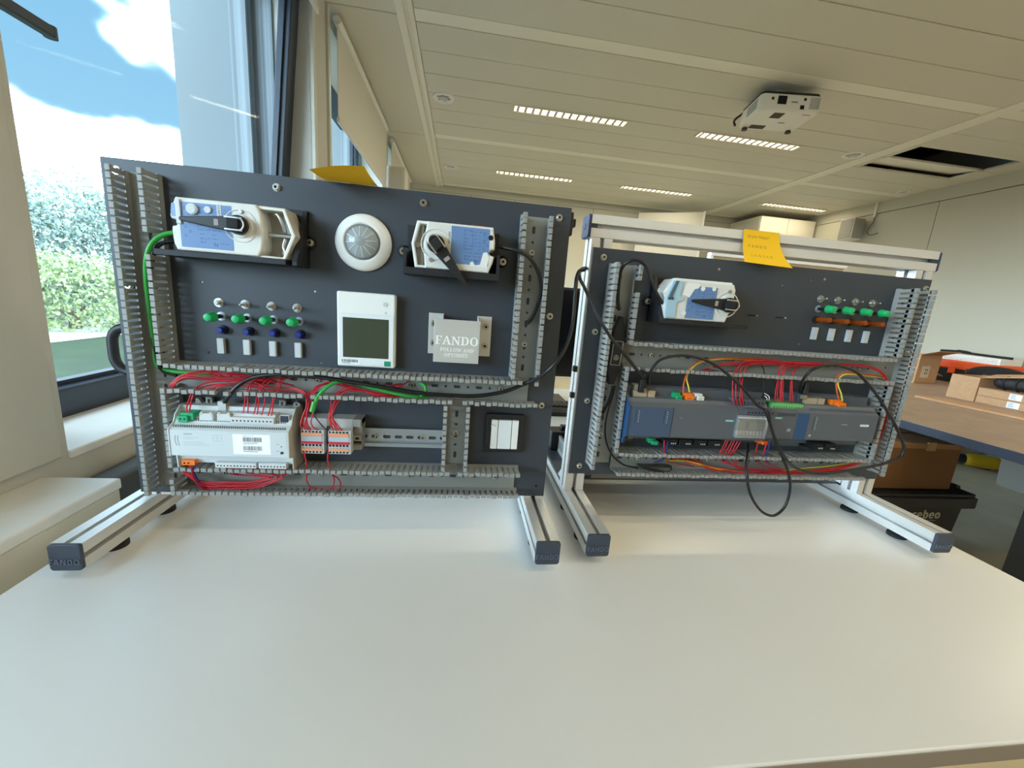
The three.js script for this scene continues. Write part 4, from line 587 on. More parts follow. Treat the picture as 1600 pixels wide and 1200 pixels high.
// ------------------------------------------------------------------ devices on the left board
const barcode = (x, x0, y0, w, h) => { for (let i = x0; i < x0 + w; i += 0.95) x.fillRect(i, y0, 0.3 + 0.45 * rnd(), h); };
{
  const r = thing('din_rail', 'bare zinc DIN rail with oblong slots on the left board', 'rail', at('L', 0.272, 0.0985));
  const web = rrect(0, 0.249, 0.006, 0.029, 0.0005); for (let x = 0.098; x < 0.245; x += 0.0205) web.holes.push(holeRect(x, x + 0.0135, 0.0145, 0.0205, 0.0028));
  part('web', ext(web, 0.0004, 0.0018), M.zinc, r); part('flange', [mm(0, 249, 0, 6.5, 6, 7.4, 0.2), mm(0, 249, 28.5, 35, 6, 7.4, 0.2), mm(0, 249, 5.6, 6.9, 0.4, 7, 0), mm(0, 249, 28.2, 29.4, 0.4, 7, 0)], M.zinc, r);
  for (const x of [0.128, 0.210]) screw(r, x, 0.0175, 0.0016).scale.setScalar(0.75);
  const c = thing('room_controller', 'long white controller with two barcodes at the lower left of the left board', 'controller', at('L', 0.0935, 0.0665));
  const P = [[0, 2], [20, 0], [24, 8], [40, 9], [44, 25], [60, 29], [60, 72], [46, 80], [41, 88], [28, 90], [26, 103], [0, 103]];
  part('housing', alongU(P, 1.5, 177.5), M.deviceGrey, c);
  for (const [a, b] of [[0, 1.6], [177.4, 179]]) part('end_plate', alongU([[0, 0], [40, -1], [46, 3], [47, 24], [61, 28], [61, 73], [47, 81], [42, 92], [28, 104], [0, 105]], a, b), a ? std('#b9b3a6', 0.5) : M.deviceGrey, c);
  for (let i = 0; i < 52; i++) { const x = 5 + i * 3.25; part('vent_slot', mm(-0.65, 0.65, -2.6, 2.6, -0.3, 0.3, 0), M.ventMat ??= std('#5d6468', 0.6), c).position.set(x / 1e3, 0.0763, 0.0533); c.children[c.children.length - 1].rotation.set(-1.05, 0, 0.3); }
  for (let i = 0; i < 50; i++) { const x = 6 + i * 3.3; const v = part('vent_slot', mm(-0.6, 0.6, -2.4, 2.4, -0.3, 0.3, 0), M.ventMat, c); v.position.set(x / 1e3, 0.0843, 0.0437); v.rotation.set(-0.55, 0, 0.3); }
  for (let i = 0; i < 50; i++) part('vent_slot', mm(-0.6, 0.6, -1.2, 1.2, -0.3, 0.3, 0), M.slotDark, c).position.set((8 + i * 3.3) / 1e3, 0.0262, 0.0505);
  part('face_print', plate(0.172, 0.040, 0.089, 0.0505, 0.0603), printed(0.172, 0.040, (x, w, h) => {
    x.fillStyle = '#c6cccd'; x.fillRect(0, 0, w, h); x.fillStyle = '#6f777b'; x.font = 'bold 3.1px sans-serif'; x.fillText('SIEMENS', 19, 6, 18); x.fillStyle = '#9aa2a5'; for (const [y, q] of [[10, 22], [12.6, 14], [18, 27], [20.6, 32], [23.2, 36]]) { for (let k = 19; k < 19 + q; k += 2.2) x.fillRect(k, y, 1.5, 0.7); }
    x.strokeStyle = '#9aa2a5'; x.lineWidth = 0.4; x.strokeRect(62, 6, 13, 10); x.beginPath(); x.moveTo(62, 11); x.lineTo(75, 11); x.moveTo(68, 6); x.lineTo(68, 16); x.stroke();
    x.strokeStyle = '#5b6266'; x.lineWidth = 0.9; for (const k of [7, 11]) { x.beginPath(); x.moveTo(k + 0.6, 8); x.quadraticCurveTo(k - 2, 16, k + 1.6, 25); x.stroke(); }
    x.fillStyle = '#f1f3f2'; x.fillRect(91, 3, 56, 34); x.fillStyle = '#2a2d31'; barcode(x, 106, 8, 28, 7.5); barcode(x, 106, 23, 28, 7.5); x.font = '2.4px sans-serif'; x.fillText('DXR2.E18-101A', 106, 6.6, 19); x.fillText('DXR2.E18-101A', 106, 21.4, 19); x.fillRect(106, 17, 22, 0.9); x.fillRect(106, 32, 22, 0.9);
    x.fillStyle = '#7b8286'; x.fillRect(156, 18.4, 5, 0.8); x.fillRect(156, 30, 4, 0.8);
  }, 10), c);
  part('led', mmc(0.9, 0.9, 60, 60.8, 167, 48), M.hole, c); part('button', mmc(2.2, 2.2, 60, 61.4, 167.4, 37.2), M.black, c);
  part('green_plug', [mm(11, 31, 84, 96, 26, 47, 0.8), mm(10, 24, 81, 92, 40, 51, 0.8)], M.plugGreen, c); part('plug_hole', [mmc(1.4, 1.4, 50.6, 51.2, 14, 87), mmc(1.4, 1.4, 50.6, 51.2, 20, 87)], M.hole, c);
  for (const x of [39, 65]) part('network_port', [mm(x, x + 20, 84, 96, 26, 46, 0.8), mm(x + 1, x + 5, 94, 98, 38, 46, 0.5), mm(x + 15, x + 19, 94, 98, 38, 46, 0.5)], M.lightgrey, c);
  part('port_adapter', mm(58, 71, 96, 112, 14, 30, 1), M.palegrey, c);
  part('terminal_strip', [mm(86, 152, 82, 92, 26, 49, 0.6), mm(86, 152, 90, 97, 26, 42, 0.6)], M.lightgrey, c); part('terminal_hole', Array.from({ length: 11 }, (_, i) => mmc(1.25, 1.25, 48.6, 49.3, 90.5 + i * 5.7, 86.5, 12)), M.hole, c);
  part('usb_socket', [mm(160, 172, 84, 95, 40, 43.5, 0.5)], M.slotDark, c); part('usb_rim', mm(158.5, 173.5, 82.5, 96.5, 38, 42.6, 0.5), M.palegrey, c);
  part('orange_plug', [mm(8, 28, 7, 16, 26, 49, 0.8)], M.orangePlug, c); part('plug_hole', [mmc(1.5, 1.5, 48.6, 49.3, 12.5, 11), mmc(1.5, 1.5, 48.6, 49.3, 18.5, 11)], M.hole, c);
  for (const [a, b, n] of [[58, 121, 12], [125, 168, 8]]) { part('terminal_strip', mm(a, b, 3.5, 13, 26, 49, 0.6), M.lightgrey, c); part('terminal_hole', Array.from({ length: n }, (_, i) => mmc(1.2, 1.2, 48.6, 49.3, a + 4 + i * ((b - a - 7) / (n - 1)), 7.5, 12)), M.hole, c); }
  for (const x of [34, 150]) part('mounting_clip', [mm(x - 5, x - 2, 102, 112, 4, 10, 0.4), mm(x + 2, x + 5, 102, 112, 4, 10, 0.4), mm(x - 5, x + 5, 110, 113, 4, 10, 0.4)], M.greyPlastic, c);
  part('mounting_ear', [ext((() => { const s = mms([[168, 102], [180, 102], [179, 109], [174, 112], [169, 109]]); const h = new THREE.Path(); h.absarc(0.174, 0.107, 0.002, 0, 7, true); s.holes.push(h); return s; })(), 0.004, 0.012), ext(mms([[14, 102], [24, 102], [19, 111], [15, 111]]), 0.004, 0.012)], M.greyPlastic, c);
}
function terminals(u, n, label) {
  const t = thing('terminal_block', label, 'terminal block', at('L', u, 0.096)), w = n * 5.6;
  part('body', [mm(0, w + 3, 6, 60, 0, 30, 0.6), mm(0, w + 3, 2, 44, 8, 46, 0.6)], M.palegrey, t); part('recess', [mm(0.4, w, 24, 33, 45.6, 46.6, 0)], std('#a7b3bd', 0.5), t); part('orange_tag', [mm(0.4, w, 33.5, 39, 45.6, 47.2, 0.3), mm(0.4, w, 7, 11.5, 45.6, 47.2, 0.3)], M.orangeTag, t);
  part('red_bridge', mm(0.4, w + 0.6, 20, 24, 45.6, 48, 0.4), M.redBar, t);
  for (let i = 0; i < n; i++) { const x = 2.9 + i * 5.6; for (const y of [5, 41]) part('terminal_hole', mmc(1.7, 1.7, 45.5, 46.4, x, y, 14), M.hole, t); part('bridge_slot', mm(x - 1.6, x + 1.6, 15.5, 19, 45.5, 46.5, 0), M.hole, t); part('test_slot', mm(x - 0.7, x + 0.7, 12.3, 13.2, 45.5, 46.4, 0), M.hole, t); part('slot_line', mm(x + 2.6, x + 2.95, 3, 43, 45.8, 46.25, 0), M.greyPlastic, t); }
  return t;
}
terminals(0.2857, 6, 'terminal block with orange tags next to the white controller'); terminals(0.3292, 6, 'terminal block with orange tags beside the grey end clamp');
for (const [u, l] of [[0.3222, 'thin grey spacer clamp between the two terminal blocks'], [0.3655, 'grey end clamp right of the terminal blocks on the rail']]) { const e = thing('end_clamp', l, 'clamp', at('L', u, 0.097)), w = u > 0.35 ? 14 : 6; part('body', [mm(0, w, 2, 58, 0, 26, 0.8), mm(0, w, 46, 60, 0, 34, 1.5), mm(0, w, 20, 30, 20, 32, 0.8), mm(0, w, 4, 12, 20, 32, 0.8)], M.clampGrey, e); part('notch', [mm(w * 0.3, w * 0.75, 23, 27, 31.6, 32.4, 0), mm(1, w - 1, 14, 18, 25.6, 26.6, 0)], M.hole, e); }
// ------------------------------------------------------------------ devices on the right board
const led = (o, x, y, n, col = 2) => { for (let k = 0; k < col; k++) for (let i = 0; i < n; i++) part('status_led', mm(x + k * 6 - 0.8, x + k * 6 + 0.8, y - i * 4.2 - 0.8, y - i * 4.2 + 0.8, 54.8, 55.5, 0), k % 2 ? M.palegrey : M.hole, o); };
const coverPts = [[0, 8], [22, 8], [22, 12], [44, 18], [55, 24], [55, 83], [45, 90], [40, 97], [24, 99], [24, 116], [0, 116]];
{
  const c = thing('automation_station', 'wide grey-blue automation station at the left of the right board', 'controller', at('R', 0.0885, 0.0815));
  part('housing', alongU(coverPts, 0, 226), M.ctrlGrey, c); part('side_panel', [alongU([[0, 4], [46, 6], [48, 16], [57, 24], [57, 84], [47, 91], [42, 99], [26, 118], [0, 118]], -2, 0.5)], M.ctrlBlue, c); part('blue_section', [mm(0.6, 89, 24.6, 82.6, 54.6, 55.2, 0)], std('#3d4f68', 0.5), c); part('groove', mm(89, 90.2, 24, 84, 54.8, 55.25, 0), M.hole, c);
  led(c, 14, 74, 6, 2); led(c, 72, 74, 6, 2); part('brand', plate(0.020, 0.0045, 0.211, 0.0615, 0.0553), brandH(0.020, 0.0045, '#2f8f83', '#eef4f2'), c); part('type_mark', plate(0.007, 0.0025, 0.108, 0.063, 0.0553), printed(0.007, 0.0025, (x, w, h) => { x.fillStyle = '#53585f'; x.fillRect(0, 0, w, h); x.fillStyle = '#aab0b4'; x.font = '2.3px sans-serif'; x.fillText('PXC4', 0.3, 2, 6); }, 16), c);
  part('base_lug', [mm(-4, 12, 96, 118, 0, 26, 1.5), mm(-4, 30, 2, 16, 0, 22, 1), mm(6, 226, 100, 119, 0, 20, 4)], M.ctrlBack, c);
  part('port_cover', [mm(13, 41, 97, 110, 22, 34, 0.6), mm(43, 58, 97, 110, 22, 34, 0.6), mm(15, 25, 110, 121, 16, 30, 0.6)], M.beige, c);
  const plug = (x0, x1, m, n, y0 = 95, y1 = 109) => { part('plug', [mm(x0, x1, y0 + 3, y1, 18, 34, 1), mm(x0 + 3, x1 + 1, y0, y1 - 4, 30, 40, 1)], m, c); part('plug_hole', Array.from({ length: n }, (_, i) => mmc(0.9, 0.9, 39.5, 40.3, x0 + 7 + i * 3.4, y0 + 5, 10)), M.hole, c); };
  plug(97, 111, M.plugGreen, 2); plug(117, 137, M.orangePlug, 3); plug(142, 158, M.offwhite, 2);
  part('code_mark', mm(186, 198, 100, 112, 19.6, 20.3, 0), M.greyPlastic, c); part('status_square', mm(20, 31, 8, 17, 21.6, 22.5, 0), M.greyPlastic, c);
  part('plug', [mm(60, 74, 2, 12, 18, 32, 1), mm(66, 78, 0, 8, 28, 38, 1)], M.plugGreen, c);
  for (let i = 0; i < 4; i++) { part('socket_block', mm(90 + i * 32, 118 + i * 32, 1, 14, 4, 40, 0.8), M.hole, c); part('pin_row', Array.from({ length: 3 }, (_, k) => mm(104 + i * 32 + k * 4, 106.4 + i * 32 + k * 4, 4, 7, 39.8, 40.6, 0)), M.greyPlastic, c); }
  // I/O module with clear display cover, power module with green plugs, right-hand controller
  const d = thing('display_module', 'grey I/O module with a clear cover over a small display on the right board', 'module', at('R', 0.312, 0.0815));
  part('housing', alongU(coverPts, 3.5, 72), M.ctrlGrey, d);
  for (const [x0, x1, y, z] of [[-2, 66, 93, 45], [16, 80, 76.5, 59]]) { part('terminal_strip', mm(x0, x1, y, y + 12, 10, z, 0.8), M.ctrlBack, d); part('terminal_hole', Array.from({ length: 8 }, (_, i) => mmc(1.6, 1.6, z - 0.4, z + 0.3, x0 + 6 + i * ((x1 - x0 - 12) / 7), y + 5, 12)), M.hole, d); }
  part('display', mm(4, 62, 47, 63, 55, 60, 0.5), std('#57543a', 0.3), d); part('display_bar', mm(20, 27, 47.5, 62.5, 59.8, 60.3, 0), std('#2c2f1c', 0.3), d);
  part('key', Array.from({ length: 8 }, (_, i) => mm(4 + i * 7.4, 8.6 + i * 7.4, 34, 43, 55, 58.5, 0.6)), std('#8f8b84', 0.5), d); part('print_row', Array.from({ length: 9 }, (_, i) => mm(5 + i * 6.8, 9 + i * 6.8, 69, 71, 55, 60.4, 0)), M.white, d);
  part('cover', [mm(0, 66, 30, 76, 61.5, 63.5, 0.8), mm(0, 66, 30, 31.5, 55, 62, 0), mm(0, 66, 74.5, 76, 55, 62, 0), mm(0, 1.2, 31.5, 74.5, 55, 62, 0), mm(64.8, 66, 31.5, 74.5, 55, 62, 0)], new THREE.MeshPhysicalMaterial({ color: '#ffffff', roughness: 0.12, transmission: 0.92, thickness: 0, ior: 1.45 }), d);
  part('orange_plug', [mm(76, 90, 10, 18, 12, 38, 0.8), mm(82, 93, 9, 16, 34, 42, 0.8)], M.orangePlug, d); part('plug_hole', [mmc(1, 1, 41.6, 42.4, 86, 12, 10), mmc(1, 1, 41.6, 42.4, 90, 12, 10)], M.hole, d);
  const m = thing('supply_module', 'grey supply module with two pale green plugs on the right board', 'module', at('R', 0.3855, 0.0815));
  part('housing', alongU([[0, 8], [22, 8], [22, 20], [55, 28], [55, 84], [45, 90], [24, 90], [24, 104], [0, 104]], 0, 61), M.ctrlGrey, m); part('green_plug', [mm(8, 44, 86, 100, 20, 45, 1), mm(44.6, 79, 86, 99, 20, 45, 1)], M.palePlug, m); part('plug_hole', Array.from({ length: 12 }, (_, i) => mmc(1, 1, 44.6, 45.4, 13 + i * 5.6 + (i > 5 ? 1 : 0), 92, 10)), M.hole, m);
  part('vent_row', Array.from({ length: 14 }, (_, i) => mm(16 + i * 3, 17.2 + i * 3, 76, 82, 54.8, 55.3, 0)), M.slotDark, m); part('brand', plate(0.018, 0.004, 0.020, 0.0715, 0.0553), brandH(0.018, 0.004, '#2f8f83', '#eef4f2'), m); part('print', mm(44, 52, 44, 50, 54.9, 55.3, 0), M.greyPlastic, m); part('foot', mm(24, 50, 0, 14, 0, 16, 1), M.ctrlBack, m);
  const e = thing('network_controller', 'grey controller with a blue left edge at the right of the right board', 'controller', at('R', 0.4475, 0.0815));
  part('housing', alongU([[0, 8], [22, 8], [22, 22], [55, 28], [55, 84], [45, 91], [40, 98], [24, 100], [24, 116], [0, 116]], 0, 188).scale(1, 1, 1), M.ctrlGrey, e); part('blue_section', [mm(0.2, 27, 26.6, 84, 30, 55.6, 1)], M.ctrlBlue, e); part('base_lug', [mm(20, 160, 100, 119, 0, 20, 4), mm(-10, 52, 0, 20, 0, 20, 1.5), mm(110, 150, 2, 20, 0, 18, 3), mm(18, 28, 98, 119, 8, 28, 1)], M.ctrlBack, e);
  led(e, 38, 76, 7, 2); part('seal', mmc(3, 3, 54.8, 55.6, 36, 37), M.greyPlastic, e); part('brand', plate(0.0205, 0.0045, 0.1585, 0.0625, 0.0553), brandH(0.0205, 0.0045, '#e9efee', '#9cc0ba'), e); part('type_mark', mm(104, 118, 62, 63.6, 54.9, 55.3, 0), M.greyPlastic, e); part('top_cover', mm(30, 186, 86, 92, 40, 49, 1), M.ctrlBack, e);
  part('port_cover', [mm(30, 57, 98, 111, 20, 34, 0.6), mm(59, 75, 98, 111, 20, 34, 0.6)], M.beige, e); part('plug', [mm(91, 117, 98, 109, 18, 34, 1), mm(101, 120, 94, 105, 30, 41, 1)], M.orangePlug, e); part('plug_hole', Array.from({ length: 3 }, (_, i) => mmc(1, 1, 40.6, 41.4, 107 + i * 4, 99, 10)), M.hole, e);
  for (let i = 0; i < 2; i++) { part('socket_block', mm(66 + i * 29, 92 + i * 29, 0, 15, 4, 40, 0.8), M.hole, e); part('pin_row', Array.from({ length: 3 }, (_, k) => mm(80 + i * 29 + k * 4, 82.4 + i * 29 + k * 4, 3, 6, 39.8, 40.6, 0)), M.greyPlastic, e); }
  const ad = thing('cable_adapter', 'black inline cable adapter with a white outlined symbol inside the left duct', 'adapter', at('R', 0.062, 0.26, 0.014)); ad.rotation.z = -0.035;
  part('body', [ext(mms([[-5, -62], [5, -62], [8, -46], [10.5, -40], [10.5, 42], [7, 56], [3.5, 70], [-3.5, 70], [-7, 56], [-10.5, 42], [-10.5, -40], [-8, -46]]), -0.008, 0.008, 0.002)], M.black, ad);
  part('symbol', plate(0.0205, 0.048, 0, 0.0, 0.0083), printed(0.0205, 0.048, (x, w, h) => { x.fillStyle = '#131418'; x.fillRect(0, 0, w, h); x.strokeStyle = '#d6d6d2'; x.lineWidth = 0.7; x.strokeRect(1, 1, w - 2, h - 2); x.beginPath(); x.arc(w / 2, h * 0.68, 4.6, 0, 7); x.stroke(); x.beginPath(); x.moveTo(w / 2 - 2.4, h * 0.68 + 2); x.lineTo(w / 2, h * 0.68 - 3); x.lineTo(w / 2 + 2.4, h * 0.68 + 2); x.closePath(); x.stroke(); }, 12), ad);
  for (const [u, v, w2, l] of [[0.119, 0.187, 0.03, 'black network plug at the left end of the automation station'], [0.4735, 0.1895, 0.03, 'black network plug on the right-hand controller']]) { const p = thing('network_plug', l, 'plug', at('R', u + (u > 0.3 ? 0 : 0.003), v, w2)); part('clear_end', mm(-5, 5, 0, 9, -5, 5, 0.8), new THREE.MeshPhysicalMaterial({ color: '#b9aa90', roughness: 0.2, transmission: 0.5, thickness: 0.004 }), p); part('boot', [mm(-5.5, 5.5, 8, 26, -5, 5, 2), new THREE.CylinderGeometry(0.0035, 0.005, 0.012, 14).translate(0, 0.030, 0.002)], M.black, p); if (u < 0.3) { const q = thing('network_plug', 'second black network plug beside the one at the left end of the station', 'plug', at('R', u - 0.006, v, w2 + 0.009)); part('boot', [mm(-5, 5, 8, 28, -5, 5, 2)], M.black, q); part('clear_end', mm(-4.6, 4.6, 2, 9, -4.6, 4.6, 0.6), M.black, q); } }
}
// ------------------------------------------------------------------ sticky notes
function sheet(fn, n = 14) { const g = new THREE.PlaneGeometry(1, 1, n, n), p = g.attributes.position; for (let i = 0; i < p.count; i++) { const q = fn(p.getX(i) + 0.5, p.getY(i) + 0.5); p.setXYZ(i, ...q); } g.computeVertexNormals(); return g; }
const thick = (fn) => [sheet(fn), sheet((a, b) => { const q = fn(1 - a, b); return [q[0], q[1], q[2] - 0.00025]; })];
{
  const n1 = thing('sticky_note', 'yellow sticky note curling forward from the top edge of the left board', 'note', at('L', 0.322, 0.5405, 0.0));
  part('paper', sheet((a, b) => [a * 0.076 - 0.0 - (1 - b) * 0.006, 0.001 - 0.010 * (1 - b) + 0.007 * (1 - b) ** 2 + (0.012 * a) * (1 - b) + 0.003 * Math.sin(a * 3) * (1 - b), (1 - b) * 0.070 - 0.006]), M.sticky, n1);
  const n2 = thing('sticky_note', 'yellow sticky note with handwriting hanging from the top rail of the right frame', 'note', [0.5345, 1.3545, RIG.R.z - 0.0038]);
  const wr = printed(0.076, 0.076, (x, w, h) => { x.fillStyle = '#f0b806'; x.fillRect(0, 0, w, h); x.fillStyle = '#6d5626'; x.font = 'italic 8.2px serif'; x.fillText('ch jeu Taspu!', 8, 16, 46); x.font = '8.5px sans-serif'; x.fillText('F A N D O', 11, 38, 36); x.fillStyle = '#92752a'; x.font = '8px sans-serif'; x.fillText('S A N D E R', 13, 60, 40); }, 10, 0.75); wr.side = THREE.DoubleSide;
  part('paper', sheet((a, b) => { const d = 1 - b; return [a * 0.077 + 0.018 * d * d * (a * 0.6 + 0.2) , -d * 0.068 + 0.006 * d * d * (1 - a), 0.0005 + 0.004 * d + 0.030 * d * d * (0.35 + 0.65 * a)]; }), wr, n2);
}
// ------------------------------------------------------------------ wires and cables
const KIND = {
  duct: ['wire', 'red wire arching through the left part of the middle duct, left board', 'wire', M.redWire, 1.35, 'red wires in the left part of the middle duct'],
  power: ['wire', 'red wire rising from the green plug of the white controller', 'wire', M.redWire, 1.35, 'red wires from the green plug'],
  signal: ['wire', '@ red wire from the left on the top terminal strip of the white controller', 'wire', M.redWire, 1.25, 'red wires at the controller top strip'],
  terma: ['wire', '@ red wire from the left entering the terminal block beside the white controller', 'wire', M.redWire, 1.35, 'red wires at the terminal blocks'], termb: ['wire', '@ red wire from the left entering the terminal block beside the end clamp', 'wire', M.redWire, 1.35, 'red wires at the terminal blocks'],
  termc: ['wire', 'red wire hanging from the bottom of the terminal block beside the white controller', 'wire', M.redWire, 1.35], termd: ['wire', 'red wire hanging from the bottom of the terminal block beside the end clamp', 'wire', M.redWire, 1.35],
  cableend: ['wire', 'red core leaving the green cable sheath towards the first terminal block', 'wire', M.redWire, 1.2],
  blackcore: ['wire', 'thin black core leaving the green cable sheath towards the second terminal block', 'wire', M.blackCable, 0.9],
  bottom: ['wire', 'red wire looping from the lower strips of the white controller through the bottom duct', 'wire', M.redWire, 1.3, 'red wires in the bottom duct of the left board'],
  power2: ['wire', 'red wire hanging from the orange plug of the white controller', 'wire', M.redWire, 1.5], blue: ['wire', 'dark blue wire beside the red one at the orange plug of the white controller', 'wire', M.blueWire, 1.3],
  green1: ['cable', 'green cable from the upper left actuator down the left duct', 'cable', M.greenCable, 3.6], black1: ['cable', 'black cable beside the green one at the upper left actuator', 'cable', M.blackCable, 3.0],
  green2: ['cable', 'green cable running in the middle duct and ending above the terminal blocks', 'cable', M.greenCable, 3.2], green3: ['cable', 'short green cable loop across the middle duct of the left board', 'cable', M.greenCable, 2.6], greensheath: ['heat_shrink', 'thicker green sleeve at the stripped end of the green cable', 'sleeve', M.greenCable, 4.2],
  actcable: 0, long: ['cable', 'long black cable from behind the white controller across to the right frame', 'cable', M.blackCable, 3.6], stubs: ['wire', 'short red wire end at a slot of the middle duct, left board', 'wire', M.redWire, 1.5, 'short red wire ends'],
  portcable: ['cable', 'black cable hanging over the left post of the right frame to the automation station', 'cable', M.blackCable, 3.1], adcable: ['cable', 'short black cable end below the inline adapter, upper', 'cable', M.blackCable, 3.0], adcable2: ['cable', 'thin black cable from the inline adapter down the left duct', 'cable', M.blackCable, 1.9],
  loop1: ['cable', 'black network cable hanging in a loop below the right board', 'cable', M.blackCable, 2.7], loop2: ['cable', 'black network cable sweeping in a wide arc past the right duct', 'cable', M.blackCable, 2.9],
  ioa: ['wire', '@ red wire from the left rising from the display module terminals', 'wire', M.redWire, 1.2, 'red wires into the middle duct of the right board'], iob: ['wire', '@ red wire from the left rising from the pale green plugs', 'wire', M.redWire, 1.2, 'red wires into the middle duct of the right board'], bundle: ['wire', 'red wire in the bundle along the middle duct of the right board', 'wire', M.redWire, 1.3, 'red wire bundle in the middle duct of the right board'],
  orange: ['wire', 'orange-red wire at an orange plug of the right board', 'wire', M.orangeWire, 1.5, 'orange-red wires at the orange plugs'], yellow: ['wire', 'yellow-green wire at an orange plug of the right board', 'wire', M.yellowWire, 1.5, 'yellow-green wires at the orange plugs'], grey: ['wire', 'grey wire coiled in the middle duct of the right board', 'wire', M.greyCable, 1.5, 'grey coiled wires'],
  thinblack: ['wire', 'thin black wire above the left pale green plug', 'wire', M.blackCable, 1.0], whitepair: ['wire', 'short white core curving into the left pale green plug', 'wire', M.whiteWire, 1.0, 'white cores at the pale green plug'],
  low: ['wire', '@ red wire from the left dropping from the display module into the bottom duct', 'wire', M.redWire, 1.2, 'red wires below the display module'], lowbundle: ['wire', 'red wire in the bundle along the bottom duct of the right board', 'wire', M.redWire, 1.4, 'red wire bundle in the bottom duct of the right board'],
  redplug: ['wire', 'red wire hanging from a lower plug of the right board', 'wire', M.redWire, 1.4, 'red wires at the lower plugs'], blueplug: ['wire', 'dark blue wire hanging from a lower plug of the right board', 'wire', M.blueWire, 1.3, 'dark blue wires at the lower plugs'], blackhank: ['wire', 'black wire coiled at the left end of the bottom duct of the right board', 'wire', M.blackCable, 1.3, 'black coiled wires'],
  orange2: ['wire', 'orange-red wire lying in the bottom duct of the right board', 'wire', M.orangeWire, 1.5], yellow2: ['wire', 'yellow wire lying in the bottom duct of the right board', 'wire', M.yellowWire, 1.4],
};
